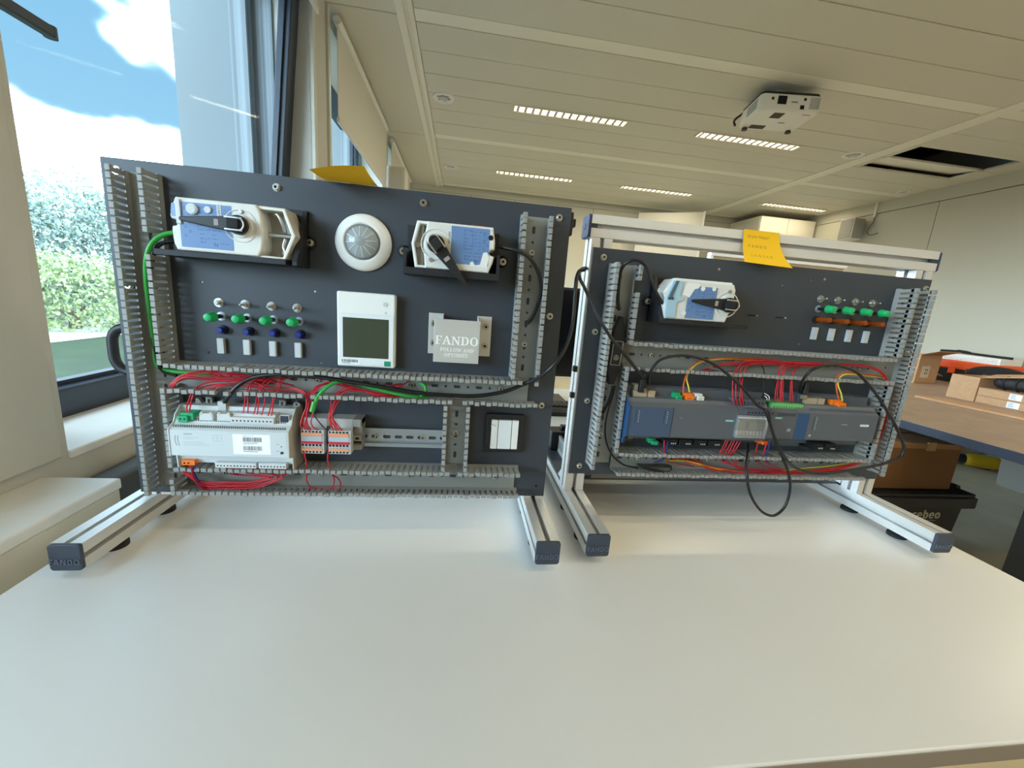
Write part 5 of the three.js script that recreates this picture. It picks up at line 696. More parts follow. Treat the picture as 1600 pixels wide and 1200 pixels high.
const WIRES = [
  ['L', 'duct', [[76.6,190.9,26],[84.4,203.9,28],[98.2,218.0,25.980291213053405],[130.0,227.3,23.007955072425375],[171.0,225.6,18.825813012527192],[202.0,217.9,10],[229.0,211.1,2]]],
  ['L', 'duct', [[77.6,190.9,26],[85.4,205.0,28],[99.2,217.0,25.383413217207252],[129.1,224.3,21.072002162894584],[170.0,221.6,18.033261733511615],[208.0,216.9,9],[235.0,210.1,2]]],
  ['L', 'duct', [[79.6,190.9,26],[87.4,206.0,28],[103.2,219.1,25.54924978649768],[131.1,219.3,23.273241789956735],[169.0,222.6,16.0292594185994],[213.0,215.0,8],[241.0,209.2,2]]],
  ['L', 'duct', [[80.6,190.9,26],[89.4,206.0,28],[104.2,217.1,24.88895087120392],[131.1,219.3,22.672941819499542],[167.1,216.6,13.501228697866622],[219.0,213.0,7],[247.0,207.2,2]]],
  ['L', 'duct', [[81.6,191.0,26],[91.4,207.0,28],[108.2,217.1,28.411586199393952],[129.2,214.3,19.06973021565866],[165.1,213.6,11.806603030608041],[224.0,211.1,6],[253.0,206.3,2]]],
  ['L', 'duct', [[82.6,191.0,26],[93.4,208.0,28],[106.3,213.1,24.216192345361243],[126.2,211.3,17.402166058081093],[165.1,210.6,11.71421632711078],[230.0,210.1,5],[260.0,204.4,2]]],
  ['L', 'duct', [[121.5,190.3,22],[140.3,201.4,22],[181.1,208.7,17.063973282036624],[225.1,203.1,14.381524174798416],[266.0,202.4,18.60334451624871],[285.1,197.6,26],[289.1,189.6,28]]],
  ['L', 'duct', [[130.4,190.3,22],[148.3,202.5,22],[184.2,202.7,15.504897193589297],[225.1,203.1,16.82581120663138],[270.0,203.4,18.655334976858672],[289.0,197.6,26],[292.1,189.6,28]]],
  ['L', 'duct', [[139.4,190.4,22],[156.2,202.5,22],[189.2,202.8,15.214055938910098],[228.1,198.1,17.773687991711725],[274.1,197.5,17.090937626466538],[293.0,197.6,26],[294.1,189.6,28]]],
  ['L', 'power', [[112.8,158.3,44],[111.7,170.2,40],[111.6,181.2,32],[114.5,192.2,28],[123.3,203.3,22],[151.2,209.5,14],[191.1,210.8,8],[226.0,209.1,2]]],
  ['L', 'power', [[115.8,159.3,44],[116.7,170.3,40],[115.6,181.2,32],[118.4,192.2,28],[128.3,200.3,20],[155.2,204.5,12],[194.1,205.8,7],[229.0,206.1,2]]],
  ['L', 'signal', [[198.5,164.9,47],[199.4,174.9,44],[198.3,186.9,36.87619717612574],[198.2,196.9,32.10255235731765],[201.1,207.9,24.957076024043698],[205.0,211.9,16],[212.1,207.0,3]]],
  ['L', 'signal', [[205.5,165.0,47],[205.4,175.0,44],[201.3,189.9,34.908173173621655],[202.2,198.9,29.046982331697823],[204.1,208.9,27.918728374106774],[211.0,216.9,16],[218.0,212.0,3]]],
  ['L', 'signal', [[214.5,164.1,47],[216.4,174.0,44],[214.3,188.0,33.48551106599446],[217.2,197.0,30.039584208787165],[219.0,208.0,24.84335135651882],[230.9,220.1,16],[238.9,215.2,3]]],
  ['L', 'signal', [[219.5,164.1,47],[220.4,174.1,44],[218.2,189.0,33.20446183332167],[220.1,199.0,33.98818263544045],[225.0,207.1,27.868960626308088],[236.9,219.1,16],[244.9,215.2,3]]],
  ['L', 'signal', [[226.5,163.1,47],[228.4,173.1,44],[227.3,184.1,35.38880981511521],[226.1,197.1,29.184345924074258],[222.0,207.0,28.446502083086852],[207.0,209.9,16],[214.1,205.0,3]]],
  ['L', 'signal', [[236.5,162.2,47],[238.4,172.2,44],[239.2,186.2,33.158251786113006],[238.1,197.2,30.040327465993002],[241.1,203.2,24.70850883889996],[246.9,221.2,16],[254.9,216.3,3]]],
  ['L', 'signal', [[241.5,162.3,47],[242.4,172.3,44],[241.2,184.2,35.82672100204438],[245.1,197.2,33.504760788864175],[247.0,204.2,27.72363142820087],[252.9,219.3,16],[260.9,214.3,3]]],
  ['L', 'terma', [[287.6,138.7,45],[287.5,149.6,50],[289.4,162.6,46.05460647232561],[294.2,177.7,41.62288685759364],[293.1,192.6,33.99752329665041],[297.0,199.7,30.640119463772997],[307.9,211.7,24.34149522850404],[324.9,213.9,15.371902840532716],[362.9,208.2,16.341759413155078],[405.0,200.5,20],[427.0,194.7,10]]],
  ['L', 'terma', [[293.6,139.7,45],[292.5,149.7,50],[290.4,158.7,45.63816393788235],[296.2,177.7,37.30241555981635],[295.1,192.6,32.84602967918602],[300.0,199.7,29.09270732097377],[307.9,210.7,23.065551385656335],[329.8,217.9,19.04936171210443],[365.9,207.2,15.753041984640092],[405.0,199.5,20],[431.0,194.7,10]]],
  ['L', 'terma', [[297.6,138.7,45],[295.5,149.7,50],[296.4,163.7,48.3574089634522],[297.2,177.7,40.86786929459637],[298.1,192.7,30.131967294178498],[301.0,201.7,30.444156131178374],[313.9,212.8,23.693808572045572],[330.9,213.9,17.614931460657555],[367.9,206.2,17.137807379466842],[405.0,198.5,20],[436.0,194.8,10]]],
  ['L', 'terma', [[301.6,138.8,45],[298.5,149.7,50],[296.4,161.7,46.90579012801322],[301.2,180.7,38.16850296999185],[300.1,190.7,30.475598353042983],[305.0,201.7,32.42671445630053],[316.9,214.8,27.289219778449628],[335.8,216.9,19.40662469494029],[372.9,207.2,17.182209874640318],[405.0,196.5,20],[440.0,194.8,10]]],
  ['L', 'termb', [[337.5,140.0,45],[336.5,150.0,50],[331.3,162.0,47.83688484026503],[333.2,179.0,41.74653481418471],[332.1,190.9,33.70931515744926],[338.0,200.0,27.02781062007339],[351.9,210.1,24.432533457361913],[377.9,205.3,17.378421638932622],[415.0,200.6,18],[438.0,195.8,8]]],
  ['L', 'termb', [[342.5,140.1,45],[340.4,150.0,50],[333.3,162.0,48.7839528333101],[336.2,176.0,44.13350278890478],[336.1,189.0,32.56636284828502],[343.0,202.0,31.557040652943368],[356.9,207.1,25.934246914116724],[379.9,204.3,17.703337835211165],[415.0,199.6,18],[441.0,195.8,8]]],
  ['L', 'termb', [[346.5,140.1,45],[343.4,150.1,50],[337.3,165.0,50.31043337807223],[336.2,180.0,41.719691353864505],[341.1,192.0,35.509566498530056],[345.0,201.0,28.75220428686465],[360.9,210.2,24.012737231168234],[383.9,205.3,20.271262957598776],[415.0,198.6,18],[444.0,195.8,8]]],
  ['L', 'termb', [[351.5,140.1,45],[347.5,149.1,50],[336.3,165.0,47.11585684879755],[339.2,177.0,45.148869741287385],[344.1,189.0,35.7666621617376],[349.0,201.1,29.476205440648183],[365.9,205.2,25.80125950745146],[385.9,204.4,20.25778035369257],[415.0,196.6,18],[448.0,195.9,8]]],
  ['L', 'cableend', [[313.6,139.9,45],[308.5,144.8,50],[304.4,154.8,51],[306.3,165.8,50],[307.3,172.8,48]]],
  ['L', 'blackcore', [[330.6,139.0,45],[326.5,144.0,50],[318.4,153.9,51],[310.3,165.8,50],[307.3,172.8,48]]],
  ['L', 'termc', [[290.0,100.8,46],[292.1,86.8,46],[289.3,66.8,34],[285.5,48.8,26],[283.6,33.9,20],[288.7,20.9,16],[305.8,17.1,14],[329.7,18.2,14],[339.6,26.3,16],[336.5,39.2,18],[328.4,48.2,22]]],
  ['L', 'termd', [[328.9,102.0,46],[328.0,90.1,47],[327.2,72.1,36],[328.3,56.1,28],[330.5,38.2,22],[325.7,24.2,18],[311.8,16.1,16],[296.8,16.0,14],[283.8,17.9,12]]],
  ['L', 'bottom', [[85.1,51.4,24],[93.1,42.5,24],[113.1,32.7,23.089334845046587],[153.0,32.9,23.639108914425943],[189.9,33.2,23.484373274811944],[219.7,43.4,23.151843024256568],[165.8,52.0,31.982245842065062],[170.6,69.9,42],[172.5,77.9,47]]],
  ['L', 'bottom', [[86.1,50.4,24],[95.1,41.5,24],[113.1,32.7,22.003300188836192],[151.0,29.9,21.057822219585418],[190.9,33.2,21.70098900267985],[223.7,42.4,23.821508571661866],[170.8,50.0,27.78026270535985],[175.6,69.0,42],[178.5,77.0,47]]],
  ['L', 'bottom', [[88.0,50.4,24],[97.1,40.5,24],[112.2,29.7,24.93909428382574],[151.1,26.0,20.561184298629094],[193.9,31.2,20.1108076810814],[229.7,42.5,25.88959467657981],[191.7,53.2,28.496067908877233],[197.5,68.2,42],[199.4,76.1,47]]],
  ['L', 'bottom', [[89.1,49.4,24],[99.1,39.5,24],[115.1,31.7,23.95221179655936],[152.1,27.0,23.79647131780146],[196.9,28.3,19.787596842322802],[230.6,46.5,23.582591909242566],[205.6,55.2,31.962727861230746],[209.5,67.2,42],[211.4,75.2,47]]],
  ['L', 'bottom', [[91.0,49.4,24],[101.1,38.6,24],[112.2,25.7,23.5099161480488],[152.1,25.0,23.763064650073424],[202.9,27.3,21.79978969560222],[236.6,43.5,24.761769486806596],[229.5,55.4,31.221677940268755],[233.4,68.4,42],[234.3,76.4,47]]],
  ['L', 'bottom', [[92.0,49.4,24],[103.1,37.6,24],[111.2,27.7,20.840173481531988],[151.1,24.0,20.95661759143147],[204.9,25.3,20.64211035409062],[238.6,44.5,22.14025715286286],[239.5,56.5,31.8004721026668],[241.4,67.5,42],[242.3,75.5,47]]],
  ['L', 'bottom', [[94.0,48.5,24],[105.1,36.6,24],[112.2,26.7,24.24294425581925],[151.1,23.0,21.767626531742998],[206.9,24.4,19.92547595074288],[245.6,43.6,25.532290826348966],[246.6,50.6,28.8972915536251],[249.4,67.5,42],[250.3,75.5,47]]],
  ['L', 'bottom', [[95.0,48.5,24],[107.1,35.6,24],[113.3,21.7,22.936135015933004],[149.1,20.0,23.558686254798864],[210.9,25.4,23.48581171830785],[249.6,48.6,25.15973964378244],[255.5,51.6,30.309751175009975],[259.3,68.6,42],[260.3,76.6,47]]],
  ['L', 'power2', [[114.7,77.5,48],[112.8,64.5,44],[108.0,45.6,34],[112.2,28.7,30],[120.3,17.8,24],[137.3,12.9,18],[155.2,15.0,12],[175.1,18.2,6]]],
  ['L', 'blue', [[121.6,77.6,48],[114.8,64.6,42],[109.0,45.6,30],[114.2,22.7,22],[131.3,14.9,17],[153.2,15.0,12],[169.1,18.1,6]]],
  ['L', 'green1', [[114.9,439.0,30],[101.9,434.9,33],[91.0,427.8,36],[81.2,414.7,38],[73.4,396.6,36],[64.7,370.6,28],[60.0,346.5,22],[56.4,311.5,16],[53.8,270.6,10],[54.3,227.7,7],[68.3,221.8,7],[104.2,219.1,6],[132.1,220.3,5]]],
  ['L', 'black1', [[115.0,427.0,26],[101.0,423.9,30],[89.1,417.8,32],[81.3,406.7,30],[71.5,389.6,24],[61.9,351.6,18],[54.5,300.5,13],[54.0,249.6,9],[61.3,220.7,8],[79.3,213.9,6]]],
  ['L', 'green2', [[307.2,175.8,48],[309.2,183.8,46],[312.0,195.8,40],[321.9,208.8,36],[333.8,217.9,30],[347.8,221.0,24],[364.8,219.2,22],[393.9,211.4,20],[428.9,203.7,20],[464.0,198.0,18],[489.0,196.2,10]]],
  ['L', 'green3', [[474.8,219.1,4],[480.8,222.1,22],[485.9,218.2,26],[485.9,209.2,24],[479.0,201.1,18],[473.0,196.1,6]]],
  ['L', 'greensheath', [[305.3,172.7,48.5],[307.2,179.8,48],[309.1,188.8,46]]],
  ['L', 'actcable', [[595.1,462.5,30],[609.1,459.6,40],[625.2,456.8,46],[643.3,449.9,46],[657.5,438.0,42],[669.7,419.0,34],[675.9,398.0,26],[674.0,374.0,18],[668.2,352.9,10],[660.3,338.7,3]]],
  ['L', 'long', [[148.7,158.6,14],[157.6,170.6,24],[170.3,188.7,31],[185.1,206.7,31],[205.0,219.9,28],[232.8,227.1,28],[267.8,228.4,28],[312.7,226.8,28],[363.8,221.2,28],[416.8,214.6,28],[470.9,208.0,28],[526.0,205.5,28],[577.1,206.9,28],[627.1,218.3,30],[662.1,235.6,34],[677.0,247.7,50],[692.9,267.9,70],[707.8,289.0,72],[721.7,312.2,60],[731.5,344.4,45],[734.3,376.5,35],[735.1,404.6,28],[737.9,425.7,20],[744.9,436.8,8],[757.9,440.9,-10]]],
  ['L', 'stubs', [[411.8,213.6,2],[417.9,210.6,10],[424.8,213.7,14],[432.8,216.7,10],[441.8,216.8,3]]],
  ['L', 'stubs', [[424.9,212.7,2],[432.9,212.7,12],[442.8,215.8,14],[450.8,219.9,8],[452.8,221.9,2]]],
  ['R', 'portcable', [[2.5,415.3,-22],[-13.8,413.5,-10],[-24.1,404.6,5],[-25.3,392.5,18],[-18.4,379.4,24],[-8.6,356.1,40],[8.1,322.7,55],[33.0,289.3,64],[59.9,262.8,66],[84.8,240.5,58],[104.8,224.2,46],[117.7,208.0,36],[120.6,200.0,34]]],
  ['R', 'actcable', [[140.3,357.0,34],[126.3,362.2,44],[111.3,375.5,50],[101.5,392.7,50],[93.6,409.8,48],[84.7,423.0,46],[71.7,430.3,46],[59.5,430.4,44],[49.3,423.6,38],[46.0,411.6,30],[47.7,385.4,24],[51.3,356.3,22],[56.1,341.1,22]]],
  ['R', 'adcable', [[62.8,194.6,22],[62.6,181.6,20],[60.3,162.6,16],[57.0,147.6,12],[56.8,134.6,3]]],
  ['R', 'adcable2', [[66.9,195.6,22],[65.5,173.6,20],[59.9,136.6,18],[60.3,101.5,18],[66.0,76.5,20],[78.8,53.4,22],[92.7,41.2,26],[111.7,29.1,20],[145.9,19.8,10]]],
  ['R', 'loop1', [[130.8,204.9,34],[125.9,218.9,40],[125.2,238.0,48],[135.6,253.9,50],[158.0,262.6,48],[190.3,266.2,46],[224.5,261.7,46],[251.5,252.4,48],[279.3,235.1,52],[306.1,214.8,58],[328.8,193.6,64],[344.6,178.5,68],[362.5,171.3,68],[368.3,163.2,70],[375.0,143.3,72],[390.4,110.2,76],[412.8,76.2,78],[432.2,46.2,78],[443.7,16.3,78],[445.0,-18.4,78],[436.7,-39.2,78],[421.5,-50.0,78],[399.6,-44.9,78],[378.0,-27.9,78],[359.4,-1.9,76],[349.9,26.1,72],[351.4,51.9,60],[365.7,71.7,40],[376.0,85.5,24]]],
  ['R', 'loop2', [[467.0,203.9,28],[455.3,217.0,38],[446.6,236.0,50],[449.9,252.9,58],[468.1,263.6,60],[494.1,267.3,60],[523.0,263.9,60],[551.7,254.6,60],[577.2,237.4,60],[604.6,214.2,62],[631.8,185.1,66],[657.0,155.1,70],[677.3,126.2,74],[688.7,105.3,76],[687.4,86.5,76],[670.3,74.8,74],[641.4,62.2,70],[602.5,51.6,66],[563.6,42.1,62],[521.8,37.5,60],[486.0,41.8,62],[448.4,56.0,70],[417.8,76.2,80],[394.2,100.3,84],[377.7,125.3,82],[368.1,147.3,78],[359.4,164.3,76],[354.5,173.4,72]]],
  ['R', 'ioa', [[309.4,173.9,46],[303.6,186.9,46],[302.1,212.9,40.12527182823991],[302.4,235.8,35.45810762182008],[311.7,245.7,30.291689417346422],[327.9,254.4,23.63546092346856],[379.1,260.8,17.40755291197954],[430.1,263.1,14],[492.1,263.3,6]]],
  ['R', 'ioa', [[316.4,174.8,46],[310.6,186.8,46],[309.1,215.8,39.728219025848745],[310.5,237.7,32.00424322023839],[312.7,246.7,31.542310317524713],[330.9,257.4,25.892583932308593],[379.0,258.8,17.00450723139541],[439.1,262.0,14],[504.0,264.2,6]]],
  ['R', 'ioa', [[325.4,173.7,46],[319.6,185.7,46],[319.2,215.6,40.11127580532663],[319.5,233.6,31.171483830008903],[324.8,249.5,28.79917317812189],[342.9,253.3,25.079585186487513],[374.0,257.9,20.024030603566292],[448.1,260.9,14],[516.0,264.0,6]]],
  ['R', 'ioa', [[330.5,173.6,46],[324.7,186.7,46],[320.2,216.6,41.87443492054643],[327.5,232.5,32.49386001973781],[330.7,246.4,30.522820685184655],[349.9,255.2,21.089726912923524],[379.0,253.8,18.379725423878128],[457.1,259.8,14],[528.0,264.9,6]]],
  ['R', 'iob', [[398.8,185.8,44],[397.1,204.8,42],[401.4,222.6,37.137601387787214],[403.7,237.5,32.10058106519898],[410.9,246.4,24.150413230174724],[417.0,257.3,23.572518603559896],[444.0,258.0,15.433713158042417],[492.0,261.3,14],[545.8,259.7,6]]],
  ['R', 'iob', [[404.8,185.7,44],[401.1,204.7,42],[406.4,223.6,34.46064915884366],[403.6,233.6,32.34378299177141],[414.9,247.4,24.570108914580015],[420.0,255.3,23.951541468640226],[443.1,261.0,19.216236065899036],[495.0,260.3,14],[547.8,260.6,6]]],
  ['R', 'iob', [[409.7,184.7,44],[407.1,205.6,42],[410.4,219.5,35.4830204050708],[411.7,235.5,33.53508972176404],[419.8,245.3,24.896353941376596],[430.0,257.1,22.83333283667392],[455.1,259.8,15.174275621535786],[502.9,259.2,14],[556.7,260.5,6]]],
  ['R', 'iob', [[412.8,185.7,44],[410.1,205.6,42],[409.5,224.5,38.914616710321646],[413.7,237.4,33.95054644206002],[417.9,249.3,28.780444504821666],[433.0,256.1,23.89316604766266],[454.0,254.8,18.521599729401103],[505.0,262.2,14],[558.7,260.5,6]]],
  ['R', 'iob', [[416.8,185.6,44],[413.1,205.6,42],[417.4,220.5,34.52119012351562],[415.7,238.4,31.393869593790555],[424.9,247.2,25.810973079130033],[436.0,253.1,22.792582710034736],[457.1,262.8,16.096247222150733],[507.0,261.1,14],[560.7,260.5,6]]],
  ['R', 'iob', [[432.7,185.4,44],[430.1,206.4,42],[433.4,223.2,34.97269385826007],[436.7,238.1,30.81839706508719],[444.8,246.0,24.953175090103798],[454.9,251.9,20.063052193120022],[472.1,262.6,19.127065490558437],[525.9,260.9,14],[579.6,261.2,6]]],
  ['R', 'iob', [[439.7,185.3,44],[434.1,206.3,42],[435.4,221.2,36.48665500213092],[433.7,238.2,32.596030950626975],[442.9,250.0,25.878493041446106],[454.0,257.8,21.23204946882945],[475.1,261.6,18.918518234892346],[526.9,262.9,14],[581.6,261.2,6]]],
  ['R', 'bundle', [[241.0,225.6,6],[260.3,240.3,14],[306.8,255.7,17.57451018432179],[370.1,263.9,23.473281431138364],[445.1,263.9,21.634943055400772],[531.0,265.8,22.000461285288218],[596.6,267.0,19.11436355794983],[633.3,262.5,19.691242464692937],[655.9,254.3,20.42779783284339],[674.4,234.2,20.172005354312926],[693.3,190.4,17.378748328863267],[702.3,143.7,16.680989173981644],[708.2,92.2,10],[714.7,69.4,4]]],
  ['R', 'bundle', [[250.0,226.5,6],[264.4,241.3,14],[309.8,255.7,19.68811639518039],[371.1,262.9,23.31335690816347],[445.1,263.9,19.59711542255944],[532.9,264.8,23.93875720199086],[591.7,266.0,21.98442385487452],[628.3,262.6,23.370939170522664],[655.8,248.3,22.924804696316468],[679.3,231.2,18.31574234459265],[691.4,190.4,18.329735200136803],[702.4,145.7,13.412492674944897],[707.3,92.2,10],[713.7,69.4,4]]],
  ['R', 'bundle', [[258.1,226.4,6],[268.4,242.2,14],[316.8,251.6,21.440250811742494],[374.1,259.8,19.01327139685209],[444.1,260.9,23.223955994856162],[533.9,262.8,19.400203160970147],[594.6,264.0,20.41762749101364],[634.2,260.5,23.091933674065537],[656.8,247.3,23.614270816770162],[683.3,232.1,17.018025672281837],[694.3,189.4,16.120308505923244],[699.4,144.8,15.338702439089278],[706.3,92.2,10],[713.7,68.4,4]]],
  ['R', 'bundle', [[267.1,227.2,6],[273.4,242.1,14],[322.8,252.5,19.74644844464498],[374.1,260.8,21.181246689106555],[442.1,263.0,22.810010385405956],[534.9,261.8,20.385421273594797],[592.7,267.0,22.205776461333265],[636.2,258.5,19.785263815639915],[663.8,248.2,21.12462744766102],[677.2,228.2,20.79436191739926],[696.3,189.4,15.237886025963743],[701.4,147.7,14.41228800260582],[705.3,92.3,10],[712.7,68.4,4]]],
  ['R', 'bundle', [[275.2,227.1,6],[277.5,243.1,14],[328.8,251.4,19.90299641184374],[372.0,258.9,23.788389451320164],[445.0,257.0,23.775201741500013],[534.9,260.8,20.520170500892945],[593.6,265.0,20.580496493943],[637.2,260.5,20.46030289192037],[663.7,246.2,20.575993861899335],[685.1,223.2,18.64259525527792],[697.3,191.3,14.479138306330329],[704.4,147.7,12.028104970100236],[704.3,92.3,10],[711.7,68.5,4]]],
  ['R', 'orange', [[198.2,195.1,44],[197.4,207.1,42],[202.7,224.0,36],[211.0,237.9,30],[231.3,251.7,22],[277.8,261.1,16],[337.1,264.3,12],[414.2,264.3,6]]],
  ['R', 'yellow', [[211.3,194.9,44],[207.4,207.0,42],[204.7,221.0,36],[214.0,236.9,30],[234.4,250.6,22],[280.8,260.0,16],[325.0,261.5,10],[372.1,261.9,4]]],
  ['R', 'orange', [[543.6,193.1,44],[534.9,209.1,44],[534.2,226.0,38],[536.4,238.9,34],[550.5,246.7,30],[577.4,250.3,26],[613.2,247.9,22],[654.8,245.4,16],[688.4,240.0,6]]],
  ['R', 'yellow', [[551.5,193.0,44],[542.9,209.0,45],[537.2,224.0,40],[540.4,237.9,36],[554.5,245.6,32],[582.3,246.3,28],[617.1,243.9,22],[661.6,241.3,14],[693.3,237.0,4]]],
  ['R', 'grey', [[230.4,256.7,4],[241.4,252.5,14],[249.3,244.4,18],[277.4,240.1,18],[316.6,243.6,16],[344.9,254.2,12],[367.1,261.9,4]]],
  ['R', 'grey', [[241.5,257.5,4],[247.4,251.5,14],[257.3,242.3,18],[283.4,239.0,18],[316.6,242.6,16],[344.9,252.2,12],[367.1,259.9,4]]],
  ['R', 'grey', [[252.6,257.4,4],[253.5,250.4,14],[266.4,241.2,18],[289.4,238.0,18],[316.6,241.6,16],[344.9,251.2,12],[367.0,258.9,4]]],
  ['R', 'grey', [[263.7,258.3,4],[259.5,249.3,14],[275.4,239.1,18],[295.4,236.9,18],[317.6,240.6,16],[345.8,250.2,12],[368.0,257.9,4]]],
  ['R', 'thinblack', [[373.9,192.1,42],[369.1,208.1,42],[369.4,225.0,38],[374.7,236.9,30],[376.9,248.8,20],[378.0,256.8,6]]],
  ['R', 'whitepair', [[372.0,200.1,40],[376.0,198.0,45],[380.9,194.0,47],[383.8,187.0,45]]],
  ['R', 'whitepair', [[373.9,194.1,40],[374.9,194.1,44],[377.8,191.0,46],[379.8,187.0,45]]],
  ['R', 'low', [[311.1,98.1,40],[306.8,81.2,40],[307.5,66.2,33.275728474692066],[312.3,51.3,26.227548583331945],[346.1,37.0,22.20898696156413],[400.9,24.6,18.453224402211493],[465.6,18.1,14.480624704983228],[515.6,24.6,17.96740539237614],[583.1,24.1,15.788590014824507],[641.9,36.4,13.747163566885892],[668.8,46.1,13],[694.7,54.8,8]]],
  ['R', 'low', [[316.1,98.0,40],[311.8,81.1,40],[314.6,66.2,31.818018969023157],[320.3,49.2,27.44963218837557],[348.1,37.0,24.654369380000556],[400.0,28.6,18.937896256334042],[464.7,22.1,15.42988030241604],[517.5,21.7,16.688698722029116],[586.1,24.0,14.588595561732944],[640.8,33.5,13.979468870789374],[668.8,46.1,13],[694.7,54.8,8]]],
  ['R', 'low', [[325.1,97.0,40],[319.8,82.1,40],[319.6,66.1,34.60409240203859],[328.3,47.1,29.153928722324434],[352.1,36.0,24.58726793408768],[401.9,24.6,20.10869288308607],[468.7,20.1,15.676050146465762],[518.4,19.7,16.14743376574065],[585.2,29.0,13.922729141092745],[639.8,33.5,13.7734400527085],[668.8,46.1,13],[694.7,54.8,8]]],
  ['R', 'low', [[330.1,96.9,40],[325.9,82.0,40],[325.5,64.1,34.22222549714774],[336.3,47.1,25.05872997787986],[358.0,32.0,23.347878623093894],[402.9,24.6,17.70546125371309],[463.7,20.1,17.584656862480273],[518.5,21.6,17.878902639605034],[582.2,27.0,17.849956016619686],[641.8,34.5,13.739165172793184],[668.8,46.1,13],[694.7,54.8,8]]],
  ['R', 'low', [[337.1,95.8,40],[332.9,81.9,40],[332.5,62.0,33.93348611794514],[345.3,49.0,28.34426337610476],[362.0,30.9,21.93469507555794],[403.9,23.6,17.08827539010002],[469.6,14.1,15.52414992945039],[517.5,20.7,16.85661960914538],[580.2,28.1,17.192316399860793],[640.9,37.4,12.282235654743983],[668.8,46.1,13],[694.7,54.8,8]]],
  ['R', 'low', [[344.1,95.8,40],[338.9,81.9,40],[337.6,64.0,33.607360338290896],[351.4,52.9,28.990562242845076],[366.0,29.9,21.87027744189905],[396.9,24.7,20.978955939057094],[464.7,19.1,16.4129187064976],[519.5,22.6,15.886412670155377],[585.2,27.0,14.691776538645367],[638.9,39.4,13.256205188629629],[668.8,46.1,13],[694.7,54.8,8]]],
  ['R', 'lowbundle', [[221.8,41.1,4],[249.8,36.9,12],[304.8,24.4,14.688288595570048],[367.8,17.9,15.92327149468846],[441.7,17.3,16.447371733682868],[518.5,21.6,17.252367085160802],[599.1,26.9,16.22674973111146],[653.8,40.3,14],[685.7,49.9,8]]],
  ['R', 'lowbundle', [[235.8,42.0,4],[261.9,36.8,12],[305.8,23.4,16.51920685666852],[364.8,18.0,18.589461710225688],[442.7,16.3,14.849189297500926],[521.4,15.7,15.633462752104284],[601.1,28.9,14.827796616877036],[654.8,39.3,14],[685.7,49.9,8]]],
  ['R', 'lowbundle', [[250.9,41.8,4],[272.9,36.7,12],[305.8,22.4,14.350623874766846],[363.8,19.0,16.8181675945255],[442.7,16.3,18.6335619205507],[521.5,21.6,16.893303282111525],[602.0,23.9,15.459595656960254],[654.8,38.3,14],[685.7,49.9,8]]],
  ['R', 'lowbundle', [[266.0,41.7,4],[285.0,36.6,12],[304.8,22.5,16.25386554687759],[364.8,19.0,18.423126953535558],[444.7,16.3,15.531174184051046],[521.4,17.7,13.469949493076562],[598.1,27.9,16.13587403285375],[654.8,37.3,14],[685.7,49.9,8]]],
  ['R', 'redplug', [[177.3,92.4,40],[180.1,78.4,38],[186.9,62.4,32],[199.7,44.3,22],[232.7,32.0,12],[275.7,22.7,4]]],
  ['R', 'blueplug', [[185.4,91.3,40],[186.1,75.4,38],[190.9,59.3,32],[189.6,43.4,20],[182.4,32.5,8]]],
  ['R', 'blackhank', [[143.0,26.8,6],[162.2,30.6,16],[192.4,33.4,20],[214.5,28.2,20],[211.3,17.3,18],[182.1,19.5,18],[155.0,24.7,14],[146.0,25.8,8]]],
  ['R', 'blackhank', [[143.0,26.8,6],[162.2,29.6,16],[192.4,30.4,20],[214.5,26.2,20],[211.3,17.3,18],[183.1,17.5,18],[155.0,22.7,14],[146.0,24.8,8]]],
  ['R', 'blackhank', [[143.0,26.8,6],[162.1,28.6,16],[193.3,27.4,20],[215.4,25.2,20],[211.3,17.3,18],[183.1,16.5,18],[155.0,21.7,14],[146.9,22.8,8]]],
  ['R', 'redplug', [[380.2,96.4,44],[381.9,83.5,42],[388.7,67.5,34],[411.2,44.4,22],[450.8,27.2,14],[507.4,14.8,6]]],
  ['R', 'redplug', [[400.2,96.2,44],[400.9,82.3,42],[407.6,66.3,34],[424.3,48.3,24],[459.9,30.1,15],[515.4,18.7,5]]],
  ['R', 'blueplug', [[410.2,100.1,40],[409.0,85.2,42],[412.6,66.3,36],[427.3,48.2,24],[454.9,31.1,10]]],
  ['R', 'orange2', [[234.8,41.0,6],[267.8,32.7,14],[318.9,27.3,18],[379.8,18.8,18],[445.6,13.3,14],[516.3,9.8,6]]],
  ['R', 'yellow2', [[206.6,36.2,6],[253.9,37.8,12],[304.9,27.4,16],[352.8,18.1,14],[418.7,12.6,10],[540.5,27.4,10],[603.2,34.8,10],[661.8,44.2,6]]],
];
const NTH = ['first', 'second', 'third', 'fourth', 'fifth', 'sixth', 'seventh'], nth = {};
for (const [r, kind, pts] of WIRES) {
  const k = KIND[kind] || (r === 'L' ? ['cable', 'black cable curving from the actuator right of the sensor into the duct', 'cable', M.blackCable, 3.4] : ['cable', 'black cable arching from the right board actuator over the left duct', 'cable', M.blackCable, 3.3]);
  const P = pts.map((p) => new THREE.Vector3(p[0] / 1e3, p[1] / 1e3, p[2] / 1e3)), base = new THREE.Vector3(...at(r, 0, 0, 0));
  const m = solo(k[4] > 2 && k[2] === 'cable' ? (k[3] === M.greenCable ? 'green_cable' : 'black_cable') : k[0], k[1].replace('@', NTH[nth[kind] = (nth[kind] ?? -1) + 1]), k[2], tube(P, k[4] * (k[3] === M.redWire ? 0.86 : 1) / 1e3, pts.length * 6, 8), k[3], k[5]); m.position.copy(base);
}
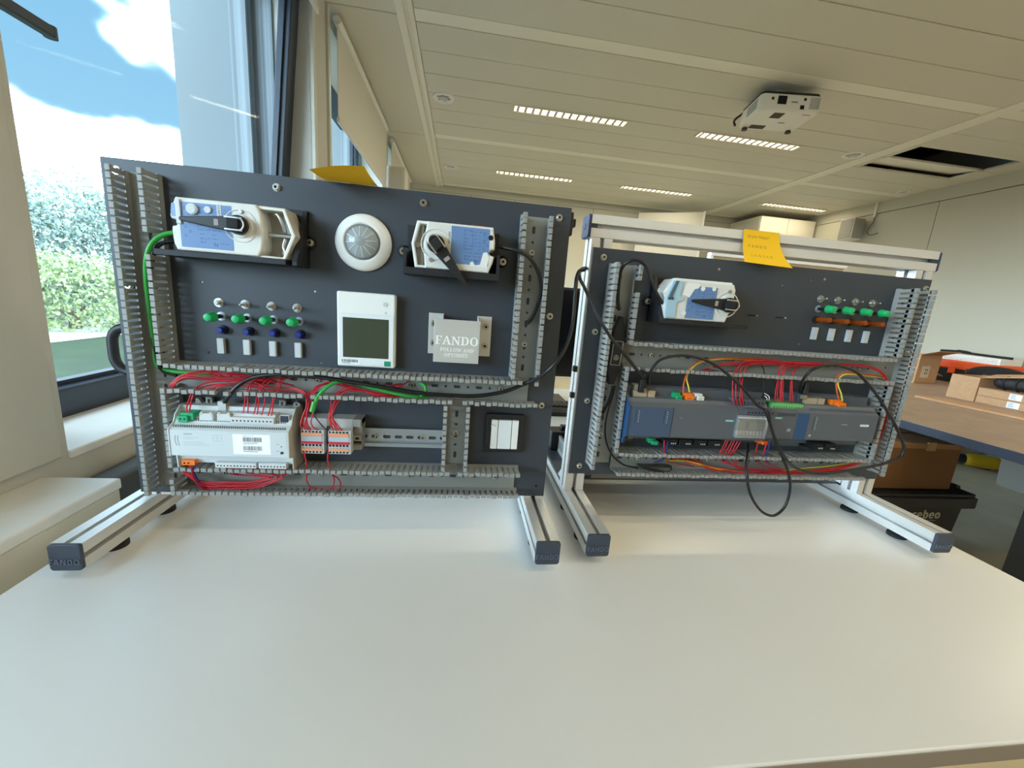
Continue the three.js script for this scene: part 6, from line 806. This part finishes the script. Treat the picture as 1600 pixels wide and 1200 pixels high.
// rows of details too small to pick apart singly
const ROWS = new Set(['plug_hole', 'pin_row', 'print_row', 'vent_row', 'small_print']);
scene.traverse((o) => { if (o.isMesh && (ROWS.has(o.name) || (o.name === 'terminal_hole' && o.geometry.attributes.position.count > 400))) o.userData.kind = 'stuff'; });
renderer.render(scene, camera);
